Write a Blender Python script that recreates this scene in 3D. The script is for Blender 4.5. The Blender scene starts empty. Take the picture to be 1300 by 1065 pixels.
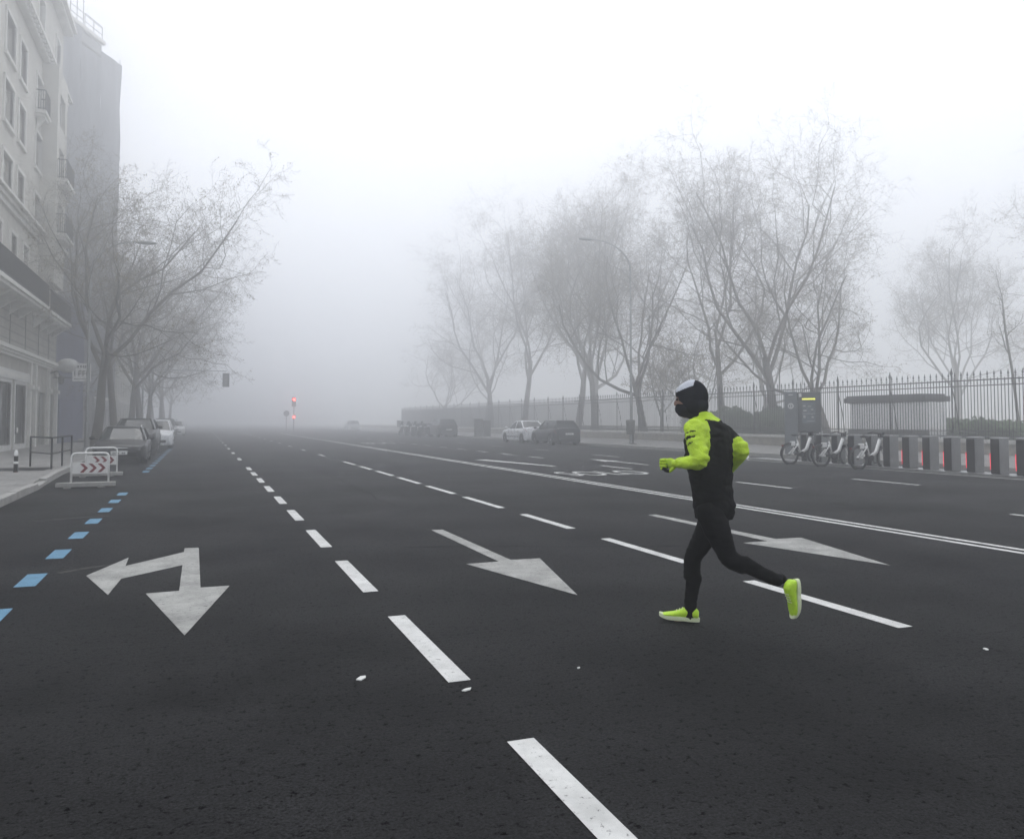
import bpy, bmesh, math, random
from mathutils import Vector, Matrix, noise
R = math.radians
PI = math.pi
scene = bpy.context.scene
COL = scene.collection

# ------------------------------------------------------------------ helpers
def tag(o, label=None, cat=None, group=None, kind=None):
    if label: o['label'] = label
    if cat: o['category'] = cat
    if group: o['group'] = group
    if kind: o['kind'] = kind
    return o

def empty(name, loc=(0, 0, 0), rz=0.0):
    o = bpy.data.objects.new(name, None); COL.objects.link(o)
    o.location = loc; o.rotation_euler = (0, 0, rz); o.empty_display_size = 0.2
    return o

class MB:
    """collects shapes into one mesh"""
    def __init__(s): s.v = []; s.f = []; s.m = []
    def add(s, vs, fs, mi=0):
        b = len(s.v); s.v += [tuple(v) for v in vs]
        for f in fs: s.f.append(tuple(b + i for i in f)); s.m.append(mi)
    def box(s, c, d, rz=0.0, mi=0, rx=0.0, ry=0.0):
        hx, hy, hz = d[0] / 2, d[1] / 2, d[2] / 2
        M = Matrix.Rotation(rz, 3, 'Z') @ Matrix.Rotation(ry, 3, 'Y') @ Matrix.Rotation(rx, 3, 'X')
        vs = [M @ Vector((x, y, z)) + Vector(c) for x in (-hx, hx) for y in (-hy, hy) for z in (-hz, hz)]
        s.add(vs, [(0, 1, 3, 2), (4, 6, 7, 5), (0, 4, 5, 1), (2, 3, 7, 6), (0, 2, 6, 4), (1, 5, 7, 3)], mi)
    def b2(s, x0, x1, y0, y1, z0, z1, mi=0):
        s.box(((x0 + x1) / 2, (y0 + y1) / 2, (z0 + z1) / 2), (x1 - x0, y1 - y0, z1 - z0), mi=mi)
    def tube(s, pts, r, n=6, mi=0, cap=True, closed=False):
        pts = [Vector(p) for p in pts]
        if not hasattr(r, '__len__'): r = [r] * len(pts)
        N = len(pts); b = len(s.v); side = None
        for i, p in enumerate(pts):
            if closed: t = pts[(i + 1) % N] - pts[i - 1]
            else: t = pts[min(i + 1, N - 1)] - pts[max(i - 1, 0)]
            if t.length < 1e-9: t = Vector((0, 0, 1))
            t.normalize()
            if side is None:
                side = t.cross(Vector((0, 0, 1)))
                if side.length < 0.05: side = t.cross(Vector((1, 0, 0)))
            side = side - t * side.dot(t)
            if side.length < 1e-6: side = t.orthogonal()
            side.normalize(); up = t.cross(side)
            for k in range(n):
                a = 2 * PI * k / n
                q = p + (side * math.cos(a) + up * math.sin(a)) * r[i]
                s.v.append((q.x, q.y, q.z))
        for i in range(N if closed else N - 1):
            i2 = (i + 1) % N
            for k in range(n):
                k2 = (k + 1) % n
                s.f.append((b + i * n + k, b + i * n + k2, b + i2 * n + k2, b + i2 * n + k)); s.m.append(mi)
        if cap and not closed:
            s.f.append(tuple(b + k for k in range(n - 1, -1, -1))); s.m.append(mi)
            s.f.append(tuple(b + (N - 1) * n + k for k in range(n))); s.m.append(mi)
    def cyl(s, c, r, h, n=12, mi=0, axis='Z', r2=None):
        ax = {'X': Vector((1, 0, 0)), 'Y': Vector((0, 1, 0)), 'Z': Vector((0, 0, 1))}[axis]
        c = Vector(c); s.tube([c - ax * h / 2, c + ax * h / 2], [r, r if r2 is None else r2], n, mi)
    def lathe(s, prof, n=16, c=(0, 0, 0), mi=0, axis='Z'):
        b = len(s.v); N = len(prof)
        for (r, z) in prof:
            for k in range(n):
                a = 2 * PI * k / n
                p = (r * math.cos(a), r * math.sin(a), z)
                if axis == 'Y': p = (p[0], p[2], p[1])
                if axis == 'X': p = (p[2], p[0], p[1])
                s.v.append((c[0] + p[0], c[1] + p[1], c[2] + p[2]))
        for i in range(N - 1):
            for k in range(n):
                k2 = (k + 1) % n
                s.f.append((b + i * n + k, b + i * n + k2, b + (i + 1) * n + k2, b + (i + 1) * n + k)); s.m.append(mi)
        s.f.append(tuple(b + k for k in range(n - 1, -1, -1))); s.m.append(mi)
        s.f.append(tuple(b + (N - 1) * n + k for k in range(n))); s.m.append(mi)
    def ell(s, c, r, M=None, n=14, m=9, mi=0):
        M = M or Matrix.Identity(3); c = Vector(c); b = len(s.v)
        for i in range(1, m):
            t = PI * i / m
            for k in range(n):
                a = 2 * PI * k / n
                q = M @ Vector((r[0] * math.sin(t) * math.cos(a), r[1] * math.sin(t) * math.sin(a), r[2] * math.cos(t))) + c
                s.v.append(tuple(q))
        top = len(s.v); s.v.append(tuple(M @ Vector((0, 0, r[2])) + c)); s.v.append(tuple(M @ Vector((0, 0, -r[2])) + c))
        for i in range(m - 2):
            for k in range(n):
                k2 = (k + 1) % n
                s.f.append((b + i * n + k, b + (i + 1) * n + k, b + (i + 1) * n + k2, b + i * n + k2)); s.m.append(mi)
        for k in range(n):
            k2 = (k + 1) % n
            s.f.append((top, b + k, b + k2)); s.m.append(mi)
            s.f.append((top + 1, b + (m - 2) * n + k2, b + (m - 2) * n + k)); s.m.append(mi)
    def prism(s, poly, z0, z1, mi=0):
        n = len(poly)
        vs = [(x, y, z0) for x, y in poly] + [(x, y, z1) for x, y in poly]
        fs = [tuple(range(n - 1, -1, -1)), tuple(range(n, 2 * n))] + [(i, (i + 1) % n, n + (i + 1) % n, n + i) for i in range(n)]
        s.add(vs, fs, mi)
    def sheet(s, poly, z, mi=0):
        s.add([(x, y, z) for x, y in poly], [tuple(range(len(poly)))], mi)
    def mesh(s, name, mats, smooth=False, bevel=0.0):
        me = bpy.data.meshes.new(name); me.from_pydata(s.v, [], s.f); 
        for m in (mats if isinstance(mats, (list, tuple)) else [mats]): me.materials.append(m)
        me.polygons.foreach_set('material_index', s.m)
        if smooth: me.polygons.foreach_set('use_smooth', [True] * len(s.f))
        me.update()
        if bevel == 0 and not smooth and len(s.f) < 20000 or bevel:
            bm = bmesh.new(); bm.from_mesh(me)
            bmesh.ops.recalc_face_normals(bm, faces=bm.faces)
            if bevel:
                es = [e for e in bm.edges if len(e.link_faces) == 2 and e.calc_face_angle(0) > 0.6]
                bmesh.ops.bevel(bm, geom=es, offset=bevel, segments=2, affect='EDGES', profile=0.5, clamp_overlap=True)
            bm.to_mesh(me); bm.free()
        return me
    def build(s, name, mats, parent=None, smooth=False, bevel=0.0, loc=None, rz=None):
        o = bpy.data.objects.new(name, s.mesh(name, mats, smooth, bevel)); COL.objects.link(o)
        if parent: o.parent = parent
        if loc: o.location = loc
        if rz is not None: o.rotation_euler = (0, 0, rz)
        return o

def children(o): return [c for c in bpy.data.objects if c.parent == o]
def copy_tree(o, kids=None):
    c = o.copy(); COL.objects.link(c)
    for ch in children(o):
        d = copy_tree(ch); d.parent = c
    return c

# ------------------------------------------------------------------ materials
MATS = {}
def mat(name, col, rough=0.7, metal=0.0, var=0.15, scale=3.0, bump=0.0, bscale=60.0, emit=None, estr=0.0, spec=0.5, stretch=None):
    if name in MATS: return MATS[name]
    m = bpy.data.materials.new(name); m.use_nodes = True
    nt = m.node_tree; N = nt.nodes; L = nt.links
    b = N['Principled BSDF']; b.inputs['Roughness'].default_value = rough; b.inputs['Metallic'].default_value = metal
    b.inputs['Specular IOR Level'].default_value = spec
    tc = N.new('ShaderNodeTexCoord'); mp = N.new('ShaderNodeMapping'); L.new(tc.outputs['Object'], mp.inputs[0])
    if stretch: mp.inputs['Scale'].default_value = stretch
    n1 = N.new('ShaderNodeTexNoise'); n1.inputs['Scale'].default_value = scale; n1.inputs['Detail'].default_value = 6
    n1.inputs['Roughness'].default_value = 0.65
    L.new(mp.outputs[0], n1.inputs['Vector'])
    rp = N.new('ShaderNodeValToRGB'); L.new(n1.outputs['Fac'], rp.inputs[0])
    c0 = [max(0, c * (1 - var)) for c in col]; c1 = [min(1, c * (1 + var)) for c in col]
    rp.color_ramp.elements[0].position = 0.3; rp.color_ramp.elements[0].color = (*c0, 1)
    rp.color_ramp.elements[1].position = 0.7; rp.color_ramp.elements[1].color = (*c1, 1)
    L.new(rp.outputs[0], b.inputs['Base Color'])
    if bump:
        n2 = N.new('ShaderNodeTexNoise'); n2.inputs['Scale'].default_value = bscale; n2.inputs['Detail'].default_value = 4
        L.new(mp.outputs[0], n2.inputs['Vector'])
        bp = N.new('ShaderNodeBump'); bp.inputs['Strength'].default_value = bump; bp.inputs['Distance'].default_value = 0.02
        L.new(n2.outputs['Fac'], bp.inputs['Height']); L.new(bp.outputs[0], b.inputs['Normal'])
    if emit:
        b.inputs['Emission Color'].default_value = (*emit, 1); b.inputs['Emission Strength'].default_value = estr
    MATS[name] = m; return m

def node(N, t, **kw):
    n = N.new(t)
    for k, v in kw.items():
        if k in n.inputs: n.inputs[k].default_value = v
        else: setattr(n, k, v)
    return n

def asphalt_mat():
    m = bpy.data.materials.new('asphalt'); m.use_nodes = True
    N = m.node_tree.nodes; L = m.node_tree.links; b = N['Principled BSDF']
    tc = N.new('ShaderNodeTexCoord')
    def noi(scale, detail=5, rough=0.6, st=None):
        n = node(N, 'ShaderNodeTexNoise', Scale=scale, Detail=detail, Roughness=rough)
        mp = N.new('ShaderNodeMapping'); L.new(tc.outputs['Object'], mp.inputs[0])
        if st: mp.inputs['Scale'].default_value = st
        L.new(mp.outputs[0], n.inputs['Vector']); return n
    def mix(a, bb, fac, mode='MIX'):
        x = N.new('ShaderNodeMixRGB'); x.blend_type = mode
        for s_, v in ((1, a), (2, bb), (0, fac)):
            if hasattr(v, 'name') and hasattr(v, 'is_output'): L.new(v, x.inputs[s_])
            elif isinstance(v, tuple): x.inputs[s_].default_value = v
            else: x.inputs[s_].default_value = v
        return x.outputs[0]
    def ramp(src, p0, p1, c0=(0, 0, 0, 1), c1=(1, 1, 1, 1)):
        r = N.new('ShaderNodeValToRGB'); L.new(src, r.inputs[0])
        r.color_ramp.elements[0].position = p0; r.color_ramp.elements[0].color = c0
        r.color_ramp.elements[1].position = p1; r.color_ramp.elements[1].color = c1
        return r.outputs[0]
    big = ramp(noi(0.45, 6, 0.7).outputs['Fac'], 0.40, 0.62)
    streak = ramp(noi(1.0, 5, 0.6, (0.9, 0.035, 1)).outputs['Fac'], 0.35, 0.68)
    agg = ramp(noi(70, 4, 0.8).outputs['Fac'], 0.38, 0.64)
    agg2 = noi(24, 5, 0.75)
    pits = ramp(agg2.outputs['Fac'], 0.38, 0.44)
    vor = node(N, 'ShaderNodeTexVoronoi', Scale=70.0); L.new(tc.outputs['Object'], vor.inputs['Vector'])
    c = mix((0.007, 0.0072, 0.0078, 1), (0.023, 0.0233, 0.0244, 1), big)
    c = mix(c, (0.024, 0.024, 0.025, 1), mix((0, 0, 0, 1), streak, 0.6))
    c = mix(c, mix((0.05, 0.05, 0.05, 1), (2.1, 2.1, 2.1, 1), agg), 1.0, 'MULTIPLY')
    c = mix(mix(c, (0.003, 0.003, 0.0035, 1), 0.95), c, pits)
    # scattered pale aggregate stones
    vc = ramp(vor.outputs['Distance'], 0.05, 0.17, (1, 1, 1, 1), (0, 0, 0, 1))
    sp = ramp(noi(9, 2).outputs['Fac'], 0.52, 0.62)
    c = mix(c, (0.10, 0.10, 0.10, 1), mix(mix((0, 0, 0, 1), vc, sp), (0, 0, 0, 1), 0.45))
    # cracks / seams
    cr = node(N, 'ShaderNodeTexVoronoi', Scale=0.16); cr.feature = 'DISTANCE_TO_EDGE'
    wv = noi(0.8, 5, 0.7); add = N.new('ShaderNodeMixRGB'); add.blend_type = 'ADD'; add.inputs[0].default_value = 0.9
    L.new(tc.outputs['Object'], add.inputs[1]); L.new(wv.outputs['Color'], add.inputs[2]); L.new(add.outputs[0], cr.inputs['Vector'])
    cm = ramp(cr.outputs['Distance'], 0.0012, 0.0035)
    c = mix(mix(c, (0.010, 0.010, 0.011, 1), 0.55), c, cm)
    L.new(c, b.inputs['Base Color'])
    rr = N.new('ShaderNodeMapRange'); L.new(noi(0.5, 4).outputs['Fac'], rr.inputs[0]); rr.inputs[1].default_value = 0.3; rr.inputs[2].default_value = 0.7
    rr.inputs[3].default_value = 0.68; rr.inputs[4].default_value = 0.9; L.new(rr.outputs[0], b.inputs['Roughness'])
    sm = N.new('ShaderNodeMath'); sm.operation = 'MULTIPLY'; sm.inputs[1].default_value = 0.13; L.new(pits, sm.inputs[0]); L.new(sm.outputs[0], b.inputs['Specular IOR Level'])
    bp = node(N, 'ShaderNodeBump', Strength=1.0, Distance=0.03); L.new(agg2.outputs['Fac'], bp.inputs['Height'])
    bp2 = node(N, 'ShaderNodeBump', Strength=0.6, Distance=0.004); L.new(agg, bp2.inputs['Height']); L.new(bp.outputs[0], bp2.inputs['Normal'])
    L.new(bp2.outputs[0], b.inputs['Normal'])
    return m

def paint_mat(name, col, wear=0.42, dirt=0.25):
    m = bpy.data.materials.new(name); m.use_nodes = True
    N = m.node_tree.nodes; L = m.node_tree.links; b = N['Principled BSDF']; b.inputs['Roughness'].default_value = 0.75
    tc = N.new('ShaderNodeTexCoord')
    n1 = node(N, 'ShaderNodeTexNoise', Scale=26.0, Detail=7.0, Roughness=0.8); L.new(tc.outputs['Object'], n1.inputs['Vector'])
    r1 = N.new('ShaderNodeValToRGB'); L.new(n1.outputs['Fac'], r1.inputs[0])
    r1.color_ramp.elements[0].position = wear - 0.06; r1.color_ramp.elements[0].color = (0.05, 0.05, 0.05, 1)
    r1.color_ramp.elements[1].position = wear; r1.color_ramp.elements[1].color = (*col, 1)
    n2 = node(N, 'ShaderNodeTexNoise', Scale=3.0, Detail=6.0, Roughness=0.7); L.new(tc.outputs['Object'], n2.inputs['Vector'])
    r2 = N.new('ShaderNodeValToRGB'); L.new(n2.outputs['Fac'], r2.inputs[0])
    r2.color_ramp.elements[0].position = 0.35; r2.color_ramp.elements[0].color = (1 - dirt, 1 - dirt, 1 - dirt, 1)
    r2.color_ramp.elements[1].position = 0.65; r2.color_ramp.elements[1].color = (1, 1, 1, 1)
    x = N.new('ShaderNodeMixRGB'); x.blend_type = 'MULTIPLY'; x.inputs[0].default_value = 1
    L.new(r1.outputs[0], x.inputs[1]); L.new(r2.outputs[0], x.inputs[2]); L.new(x.outputs[0], b.inputs['Base Color'])
    bp = node(N, 'ShaderNodeBump', Strength=0.4, Distance=0.005); L.new(n1.outputs['Fac'], bp.inputs['Height']); L.new(bp.outputs[0], b.inputs['Normal'])
    return m

def paving_mat(name, c0, c1, bw, bh):
    m = bpy.data.materials.new(name); m.use_nodes = True
    N = m.node_tree.nodes; L = m.node_tree.links; b = N['Principled BSDF']; b.inputs['Roughness'].default_value = 0.8
    tc = N.new('ShaderNodeTexCoord')
    br = N.new('ShaderNodeTexBrick'); L.new(tc.outputs['Object'], br.inputs['Vector'])
    br.inputs['Scale'].default_value = 1; br.inputs['Brick Width'].default_value = bw; br.inputs['Row Height'].default_value = bh
    br.inputs['Mortar Size'].default_value = 0.012; br.inputs['Color1'].default_value = (*c0, 1); br.inputs['Color2'].default_value = (*c1, 1)
    br.inputs['Mortar'].default_value = tuple(x * 0.4 for x in c0) + (1,)
    n1 = node(N, 'ShaderNodeTexNoise', Scale=1.2, Detail=7.0, Roughness=0.7); L.new(tc.outputs['Object'], n1.inputs['Vector'])
    r = N.new('ShaderNodeValToRGB'); L.new(n1.outputs['Fac'], r.inputs[0])
    r.color_ramp.elements[0].position = 0.3; r.color_ramp.elements[0].color = (0.55, 0.55, 0.55, 1)
    r.color_ramp.elements[1].position = 0.7; r.color_ramp.elements[1].color = (1.15, 1.15, 1.15, 1)
    x = N.new('ShaderNodeMixRGB'); x.blend_type = 'MULTIPLY'; x.inputs[0].default_value = 1
    L.new(br.outputs['Color'], x.inputs[1]); L.new(r.outputs[0], x.inputs[2]); L.new(x.outputs[0], b.inputs['Base Color'])
    return m

M_ASPH = asphalt_mat()
M_WHITE = paint_mat('road_paint_white', (0.62, 0.62, 0.60), 0.415, 0.3)
M_WORN = paint_mat('road_paint_worn', (0.36, 0.36, 0.34), 0.43, 0.45)
M_BLUE = paint_mat('road_paint_blue', (0.10, 0.25, 0.38), 0.40, 0.3)
M_PAVE = paving_mat('paving_slabs', (0.26, 0.255, 0.245), (0.22, 0.215, 0.205), 0.6, 0.4)
M_KERB = mat('granite_kerb', (0.30, 0.295, 0.28), 0.8, var=0.25, scale=5, bump=0.3, bscale=50)
M_STONE = mat('rough_stone', (0.27, 0.25, 0.21), 0.9, var=0.35, scale=4, bump=0.8, bscale=12)
M_CAP = mat('pale_stone_cap', (0.50, 0.49, 0.46), 0.85, var=0.2, scale=4, bump=0.2)
M_GROUND = mat('park_ground', (0.38, 0.36, 0.30), 0.95, var=0.4, scale=0.6, bump=0.5, bscale=8)
M_IRON = mat('dark_iron', (0.014, 0.015, 0.017), 0.6, 0.0, spec=0.2, var=0.25, scale=6)
M_BARK = mat('bark', (0.085, 0.075, 0.062), 0.95, var=0.45, scale=2.5, bump=0.6, bscale=14)
M_TWIG = mat('twigs', (0.12, 0.105, 0.075), 0.95, var=0.3, scale=1)
M_SEED = mat('dry_leaves', (0.20, 0.165, 0.085), 0.9, var=0.4, scale=0.8)
M_HEDGE = mat('hedge_leaves', (0.075, 0.115, 0.045), 0.9, var=0.5, scale=1.5)
M_BEIGE = mat('beige_render', (0.54, 0.525, 0.475), 0.9, var=0.12, scale=0.8, bump=0.15, bscale=30)
M_TRIM = mat('light_trim', (0.70, 0.69, 0.65), 0.85, var=0.14, scale=2, bump=0.15, bscale=40)
M_STONEW = mat('ashlar', (0.33, 0.32, 0.285), 0.9, var=0.2, scale=1.2, bump=0.3, bscale=20)
M_GREYW = mat('grey_render', (0.30, 0.30, 0.30), 0.9, var=0.18, scale=0.5, bump=0.1)
M_GLASS = mat('dark_glass', (0.025, 0.030, 0.032), 0.12, 0.0, var=0.3, scale=0.5, spec=0.45)
M_WFRAME = mat('white_frame', (0.62, 0.62, 0.60), 0.5, var=0.08)
M_DFRAME = mat('dark_frame', (0.07, 0.07, 0.065), 0.6, var=0.2)
M_BLUENET = mat('blue_sheeting', (0.05, 0.06, 0.13), 0.85, var=0.3, scale=1.0, bump=0.4, bscale=3, stretch=(1, 1, 0.2))
M_DNET = mat('scaffold_net', (0.22, 0.225, 0.24), 0.9, var=0.25, scale=0.9, bump=0.4, bscale=3, stretch=(1, 1, 0.25))
M_BLACK = mat('black_plastic', (0.005, 0.005, 0.0055), 0.6, var=0.2, spec=0.08)
M_RUB = mat('rubber', (0.018, 0.018, 0.018), 0.85, var=0.2, scale=12)
M_STEEL = mat('brushed_steel', (0.45, 0.45, 0.45), 0.35, 0.9, var=0.1, scale=8)
M_DOCK = mat('dock_grey', (0.20, 0.205, 0.205), 0.55, 0.2, var=0.15, scale=4, bump=0.05)
M_WBIKE = mat('white_paint', (0.72, 0.72, 0.70), 0.35, var=0.06)
M_POLE = mat('galvanised_pole', (0.28, 0.29, 0.29), 0.55, 0.5, var=0.15, scale=3)
M_RED = mat('red_led', (0.6, 0.02, 0.03), 0.4, emit=(1.0, 0.03, 0.07), estr=1.1)
M_GREENL = mat('green_led', (0.02, 0.4, 0.2), 0.4, emit=(0.05, 0.6, 0.3), estr=0.25)
M_SIGRED = mat('signal_red', (0.9, 0.1, 0.05), 0.4, emit=(1.0, 0.03, 0.02), estr=30.0)
M_YEL = mat('yellow_lamp', (0.8, 0.8, 0.1), 0.4, emit=(0.95, 0.95, 0.12), estr=1.0)
M_PLATE = mat('number_plate', (0.62, 0.62, 0.6), 0.5, var=0.05)
M_HEADL = mat('headlamp_glass', (0.70, 0.72, 0.74), 0.15, 0.1, var=0.2, scale=9)
M_TAIL = mat('tail_lamp', (0.20, 0.02, 0.02), 0.25, var=0.2)
M_CHROME = mat('chrome', (0.6, 0.6, 0.6), 0.2, 1.0, var=0.05)
M_CONC = mat('worn_concrete', (0.27, 0.265, 0.25), 0.9, var=0.25, scale=6, bump=0.4, bscale=30)
M_CHEV = mat('faded_red', (0.17, 0.010, 0.018), 0.7, var=0.35, scale=14)

# ------------------------------------------------------------------ camera, world, light, haze
F = 1040.0
YAW = math.atan(395 / math.hypot(F, 46.5)); PITCH = math.atan(46.5 / F)
cam = bpy.data.cameras.new('camera'); co = bpy.data.objects.new('camera', cam); COL.objects.link(co)
cam.sensor_fit = 'HORIZONTAL'; cam.sensor_width = 36; cam.lens = 36 * F / 1300
cam.shift_y = -45.0 / 1300; cam.clip_end = 3000; cam.clip_start = 0.05
co.location = (0, 0, 1.45); co.rotation_euler = (PI / 2 + PITCH, 0, -YAW)
scene.camera = co

SUN_EL, SUN_ROT = R(66), R(15)
w = bpy.data.worlds.new('World'); scene.world = w; w.use_nodes = True
N = w.node_tree.nodes; L = w.node_tree.links; N.clear()
sky = N.new('ShaderNodeTexSky'); sky.sky_type = 'NISHITA'; sky.sun_disc = False
sky.sun_elevation = SUN_EL; sky.sun_rotation = SUN_ROT; sky.air_density = 1.0; sky.dust_density = 5.0; sky.ozone_density = 1.0
hs = N.new('ShaderNodeHueSaturation'); hs.inputs['Saturation'].default_value = 0.12
ov = N.new('ShaderNodeMixRGB'); ov.inputs[0].default_value = 0.75; ov.inputs[2].default_value = (7.4, 7.65, 8.2, 1)
bg = N.new('ShaderNodeBackground'); bg.inputs['Strength'].default_value = 0.14
out = N.new('ShaderNodeOutputWorld')
L.new(sky.outputs[0], hs.inputs['Color']); L.new(hs.outputs[0], ov.inputs[1]); L.new(ov.outputs[0], bg.inputs['Color']); L.new(bg.outputs[0], out.inputs[0])
sl = bpy.data.lights.new('sun', 'SUN'); so = bpy.data.objects.new('sun', sl); COL.objects.link(so)
sl.energy = 0.5; sl.angle = R(40); sl.color = (1, 0.98, 0.95)
d = Vector((math.sin(SUN_ROT) * math.cos(SUN_EL), math.cos(SUN_ROT) * math.cos(SUN_EL), math.sin(SUN_EL)))
so.rotation_euler = d.to_track_quat('Z', 'Y').to_euler(); so.location = (0, 0, 60)

HAZE_TOP = 36.5
hb = MB(); hb.b2(-425, 425, -425, 425, -1.05, HAZE_TOP)
hm = bpy.data.materials.new('fog_air'); hm.use_nodes = True
N = hm.node_tree.nodes; L = hm.node_tree.links; N.clear()
pv = N.new('ShaderNodeVolumePrincipled'); pv.inputs['Color'].default_value = (0.972, 0.982, 1.0, 1)
pv.inputs['Density'].default_value = 0.0138; pv.inputs['Anisotropy'].default_value = 0.84
mo = N.new('ShaderNodeOutputMaterial'); L.new(pv.outputs[0], mo.inputs['Volume'])
tag(hb.build('haze', hm), kind='stuff')

scene.view_settings.view_transform = 'Standard'; scene.view_settings.look = 'None'
scene.view_settings.exposure = 0.30; scene.view_settings.gamma = 1.0
cy = scene.cycles
cy.use_denoising = True
try: cy.denoiser = 'OPENIMAGEDENOISE'; cy.denoising_input_passes = 'RGB_ALBEDO_NORMAL'; cy.denoising_prefilter = 'ACCURATE'
except Exception: pass
cy.volume_bounces = 5; cy.max_bounces = 8; cy.diffuse_bounces = 3; cy.glossy_bounces = 3; cy.transmission_bounces = 4
cy.use_adaptive_sampling = True; cy.adaptive_threshold = 0.02; cy.sample_clamp_indirect = 6

# ------------------------------------------------------------------ ground, road, pavements
g = MB(); g.b2(-420, 420, -420, 420, -0.06, -0.05)
tag(g.build('ground', M_GROUND), kind='structure')
rd = MB(); rd.sheet([(-30, -60), (21.4, -60), (21.4, 400), (-30, 400)], 0.0)
road = tag(rd.build('road', M_ASPH), kind='structure')

KL = [(-3.05, -40), (-3.09, 14), (-3.17, 19.7), (-3.27, 21.3), (-3.45, 25), (-3.55, 31), (-3.6, 56)]
KL2 = [(-3.6, 62), (-3.7, 380)]
def pavement_left(kl, name):
    p = MB(); poly = [(x - 0.15, y) for x, y in kl] + [(-60, kl[-1][1]), (-60, kl[0][1])]
    p.prism(poly, -0.04, 0.12)
    o = tag(p.build(name, M_PAVE), kind='structure')
    k = MB()
    for (x0, y0), (x1, y1) in zip(kl[:-1], kl[1:]):
        n = max(1, int((y1 - y0) / 1.0)) if y1 < 70 and y0 > 0 else 1
        for i in range(n):
            a0, a1 = i / n, (i + 1) / n
            ax, ay = x0 + (x1 - x0) * a0, y0 + (y1 - y0) * a0 + 0.006; bx, by = x0 + (x1 - x0) * a1, y0 + (y1 - y0) * a1 - 0.006
            h = 0.14 + 0.008 * math.sin(ay * 3.7)
            if 19.7 < ay < 21.2: h = 0.08
            k.prism([(ax - 0.16, ay), (ax, ay), (bx, by), (bx - 0.16, by)], -0.03, h)
    k.build('kerb', M_KERB, o, bevel=0.012)
    return o
pavement_left(KL, 'pavement'); pavement_left(KL2, 'pavement')

p = MB(); p.b2(21.35, 29.0, -60, 400, -0.04, 0.12)
pr = tag(p.build('pavement', M_PAVE), kind='structure')
k = MB(); y = -60
while y < 200:
    n = 1.0 if y > 10 and y < 80 else 10.0
    k.b2(21.2, 21.36, y + 0.006, y + n - 0.006, -0.03, 0.14 + 0.005 * math.sin(y * 2.3)); y += n
k.build('kerb', M_KERB, pr, bevel=0.0)
p = MB(); p.b2(29.4, 400, -100, 400, -0.04, 0.16)
tag(p.build('park_lawn', M_GROUND), kind='structure')

# ---- painted markings, parts of the road
def line_poly(x0, y0, x1, y1, w):
    return [(x0 - w / 2, y0), (x0 + w / 2, y0), (x1 + w / 2, y1), (x1 - w / 2, y1)]
def mark(name, polys, m, z=0.004, label=None):
    b = MB()
    for q in polys: b.sheet(q, z)
    o = b.build(name, m, road)
    if label: o['label'] = label
    return o
dl = [(2.0, 3.53), (4.43, 6.06), (6.98, 8.62), (9.6, 11.17), (12.3, 13.75), (14.85, 16.3), (17.45, 18.95), (20.1, 21.6), (22.7, 24.2), (25.3, 26.8)]
dl += [(31.7 + 6.2 * i, 33.5 + 6.2 * i) for i in range(14)]
mark('lane_line', [line_poly(1.37, a, 1.38, b, 0.13) for a, b in dl], M_WHITE, label='short white dashes of the nearest lane line')
dm = [(1.9, 3.38), (4.46, 6.24), (7.25, 9.09), (10.08, 11.89), (12.85, 14.94), (15.66, 17.75), (18.48, 20.7), (21.36, 23.51), (24.33, 26.13), (27.11, 29.34)]
dm += [(34.2 + 6.5 * i, 36 + 6.5 * i) for i in range(12)]
mark('lane_line', [line_poly(4.62 + min(a, 22) * 0.006, a, 4.62 + min(b, 22) * 0.006, b, 0.13) for a, b in dm], M_WHITE, label='white dashes of the lane line the runner crosses')
mark('double_line', [line_poly(8.40, -40, 8.50, 98, 0.10), line_poly(8.62, -40, 8.72, 98, 0.10)], M_WHITE)
dr = [(12.4, 29.2 + 3.3 * i, 30.9 + 3.3 * i) for i in range(10)] + [(12.1, 21.78, 23.84), (11.85, 14.36, 16.3), (11.75, 7.2, 9.2), (12.5, 64, 66), (12.5, 70, 72)]
mark('lane_line', [line_poly(x, a, x + 0.02, b, 0.12) for x, a, b in dr], M_WHITE, label='white dashes beyond the double line')
dq = [(15.15, 14.06, 16.14), (15.65, 29.2, 31.7), (15.8, 36.6, 38.4), (15.4, 21.6, 23.8), (15.8, 43, 45), (15.9, 50, 52)]
mark('lane_line', [line_poly(x, a, x + 0.03, b, 0.12) for x, a, b in dq], M_WHITE, label='farthest row of white dashes')
mark('edge_line', [line_poly(18.86, 6, 18.86, 25.2, 0.10), [(18.81, 25.2), (18.91, 25.2), (21.15, 28.2), (21.0, 28.25)]], M_WHITE)
bl = [(5.2, 5.8)] + [(6.7 + 1.56 * i, 7.35 + 1.56 * i) for i in range(8)]
bl += [(25.2 + 1.7 * i, 25.9 + 1.7 * i) for i in range(14)]
mark('parking_line', [line_poly(-1.41 - min(a, 28) * 0.001, a, -1.41 - min(b, 28) * 0.001, b, 0.17) for a, b in bl], M_BLUE, label='blue dashes edging the parking bay')
A1 = [(-0.15, 10.1), (0.0, 10.08), (0.02, 7.68), (0.26, 7.68), (-0.08, 6.02), (-0.41, 7.58), (-0.15, 7.6), (-0.15, 8.93), (-0.66, 8.36), (-0.70, 7.63), (-0.98, 8.64), (-0.69, 9.62), (-0.68, 9.08), (-0.15, 9.8)]
A2 = [(2.88, 10.6), (3.03, 10.6), (3.04, 8.05), (3.36, 8.03), (2.95, 6.24), (2.53, 7.98), (2.89, 8.0)]
A3 = [(6.45, 11.1), (6.60, 11.12), (6.61, 8.31), (6.98, 8.3), (6.48, 6.39), (6.04, 8.19), (6.40, 8.2)]
mark('arrow_marking', [A1], M_WORN, label='worn forked arrow, straight on and turn')
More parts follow.
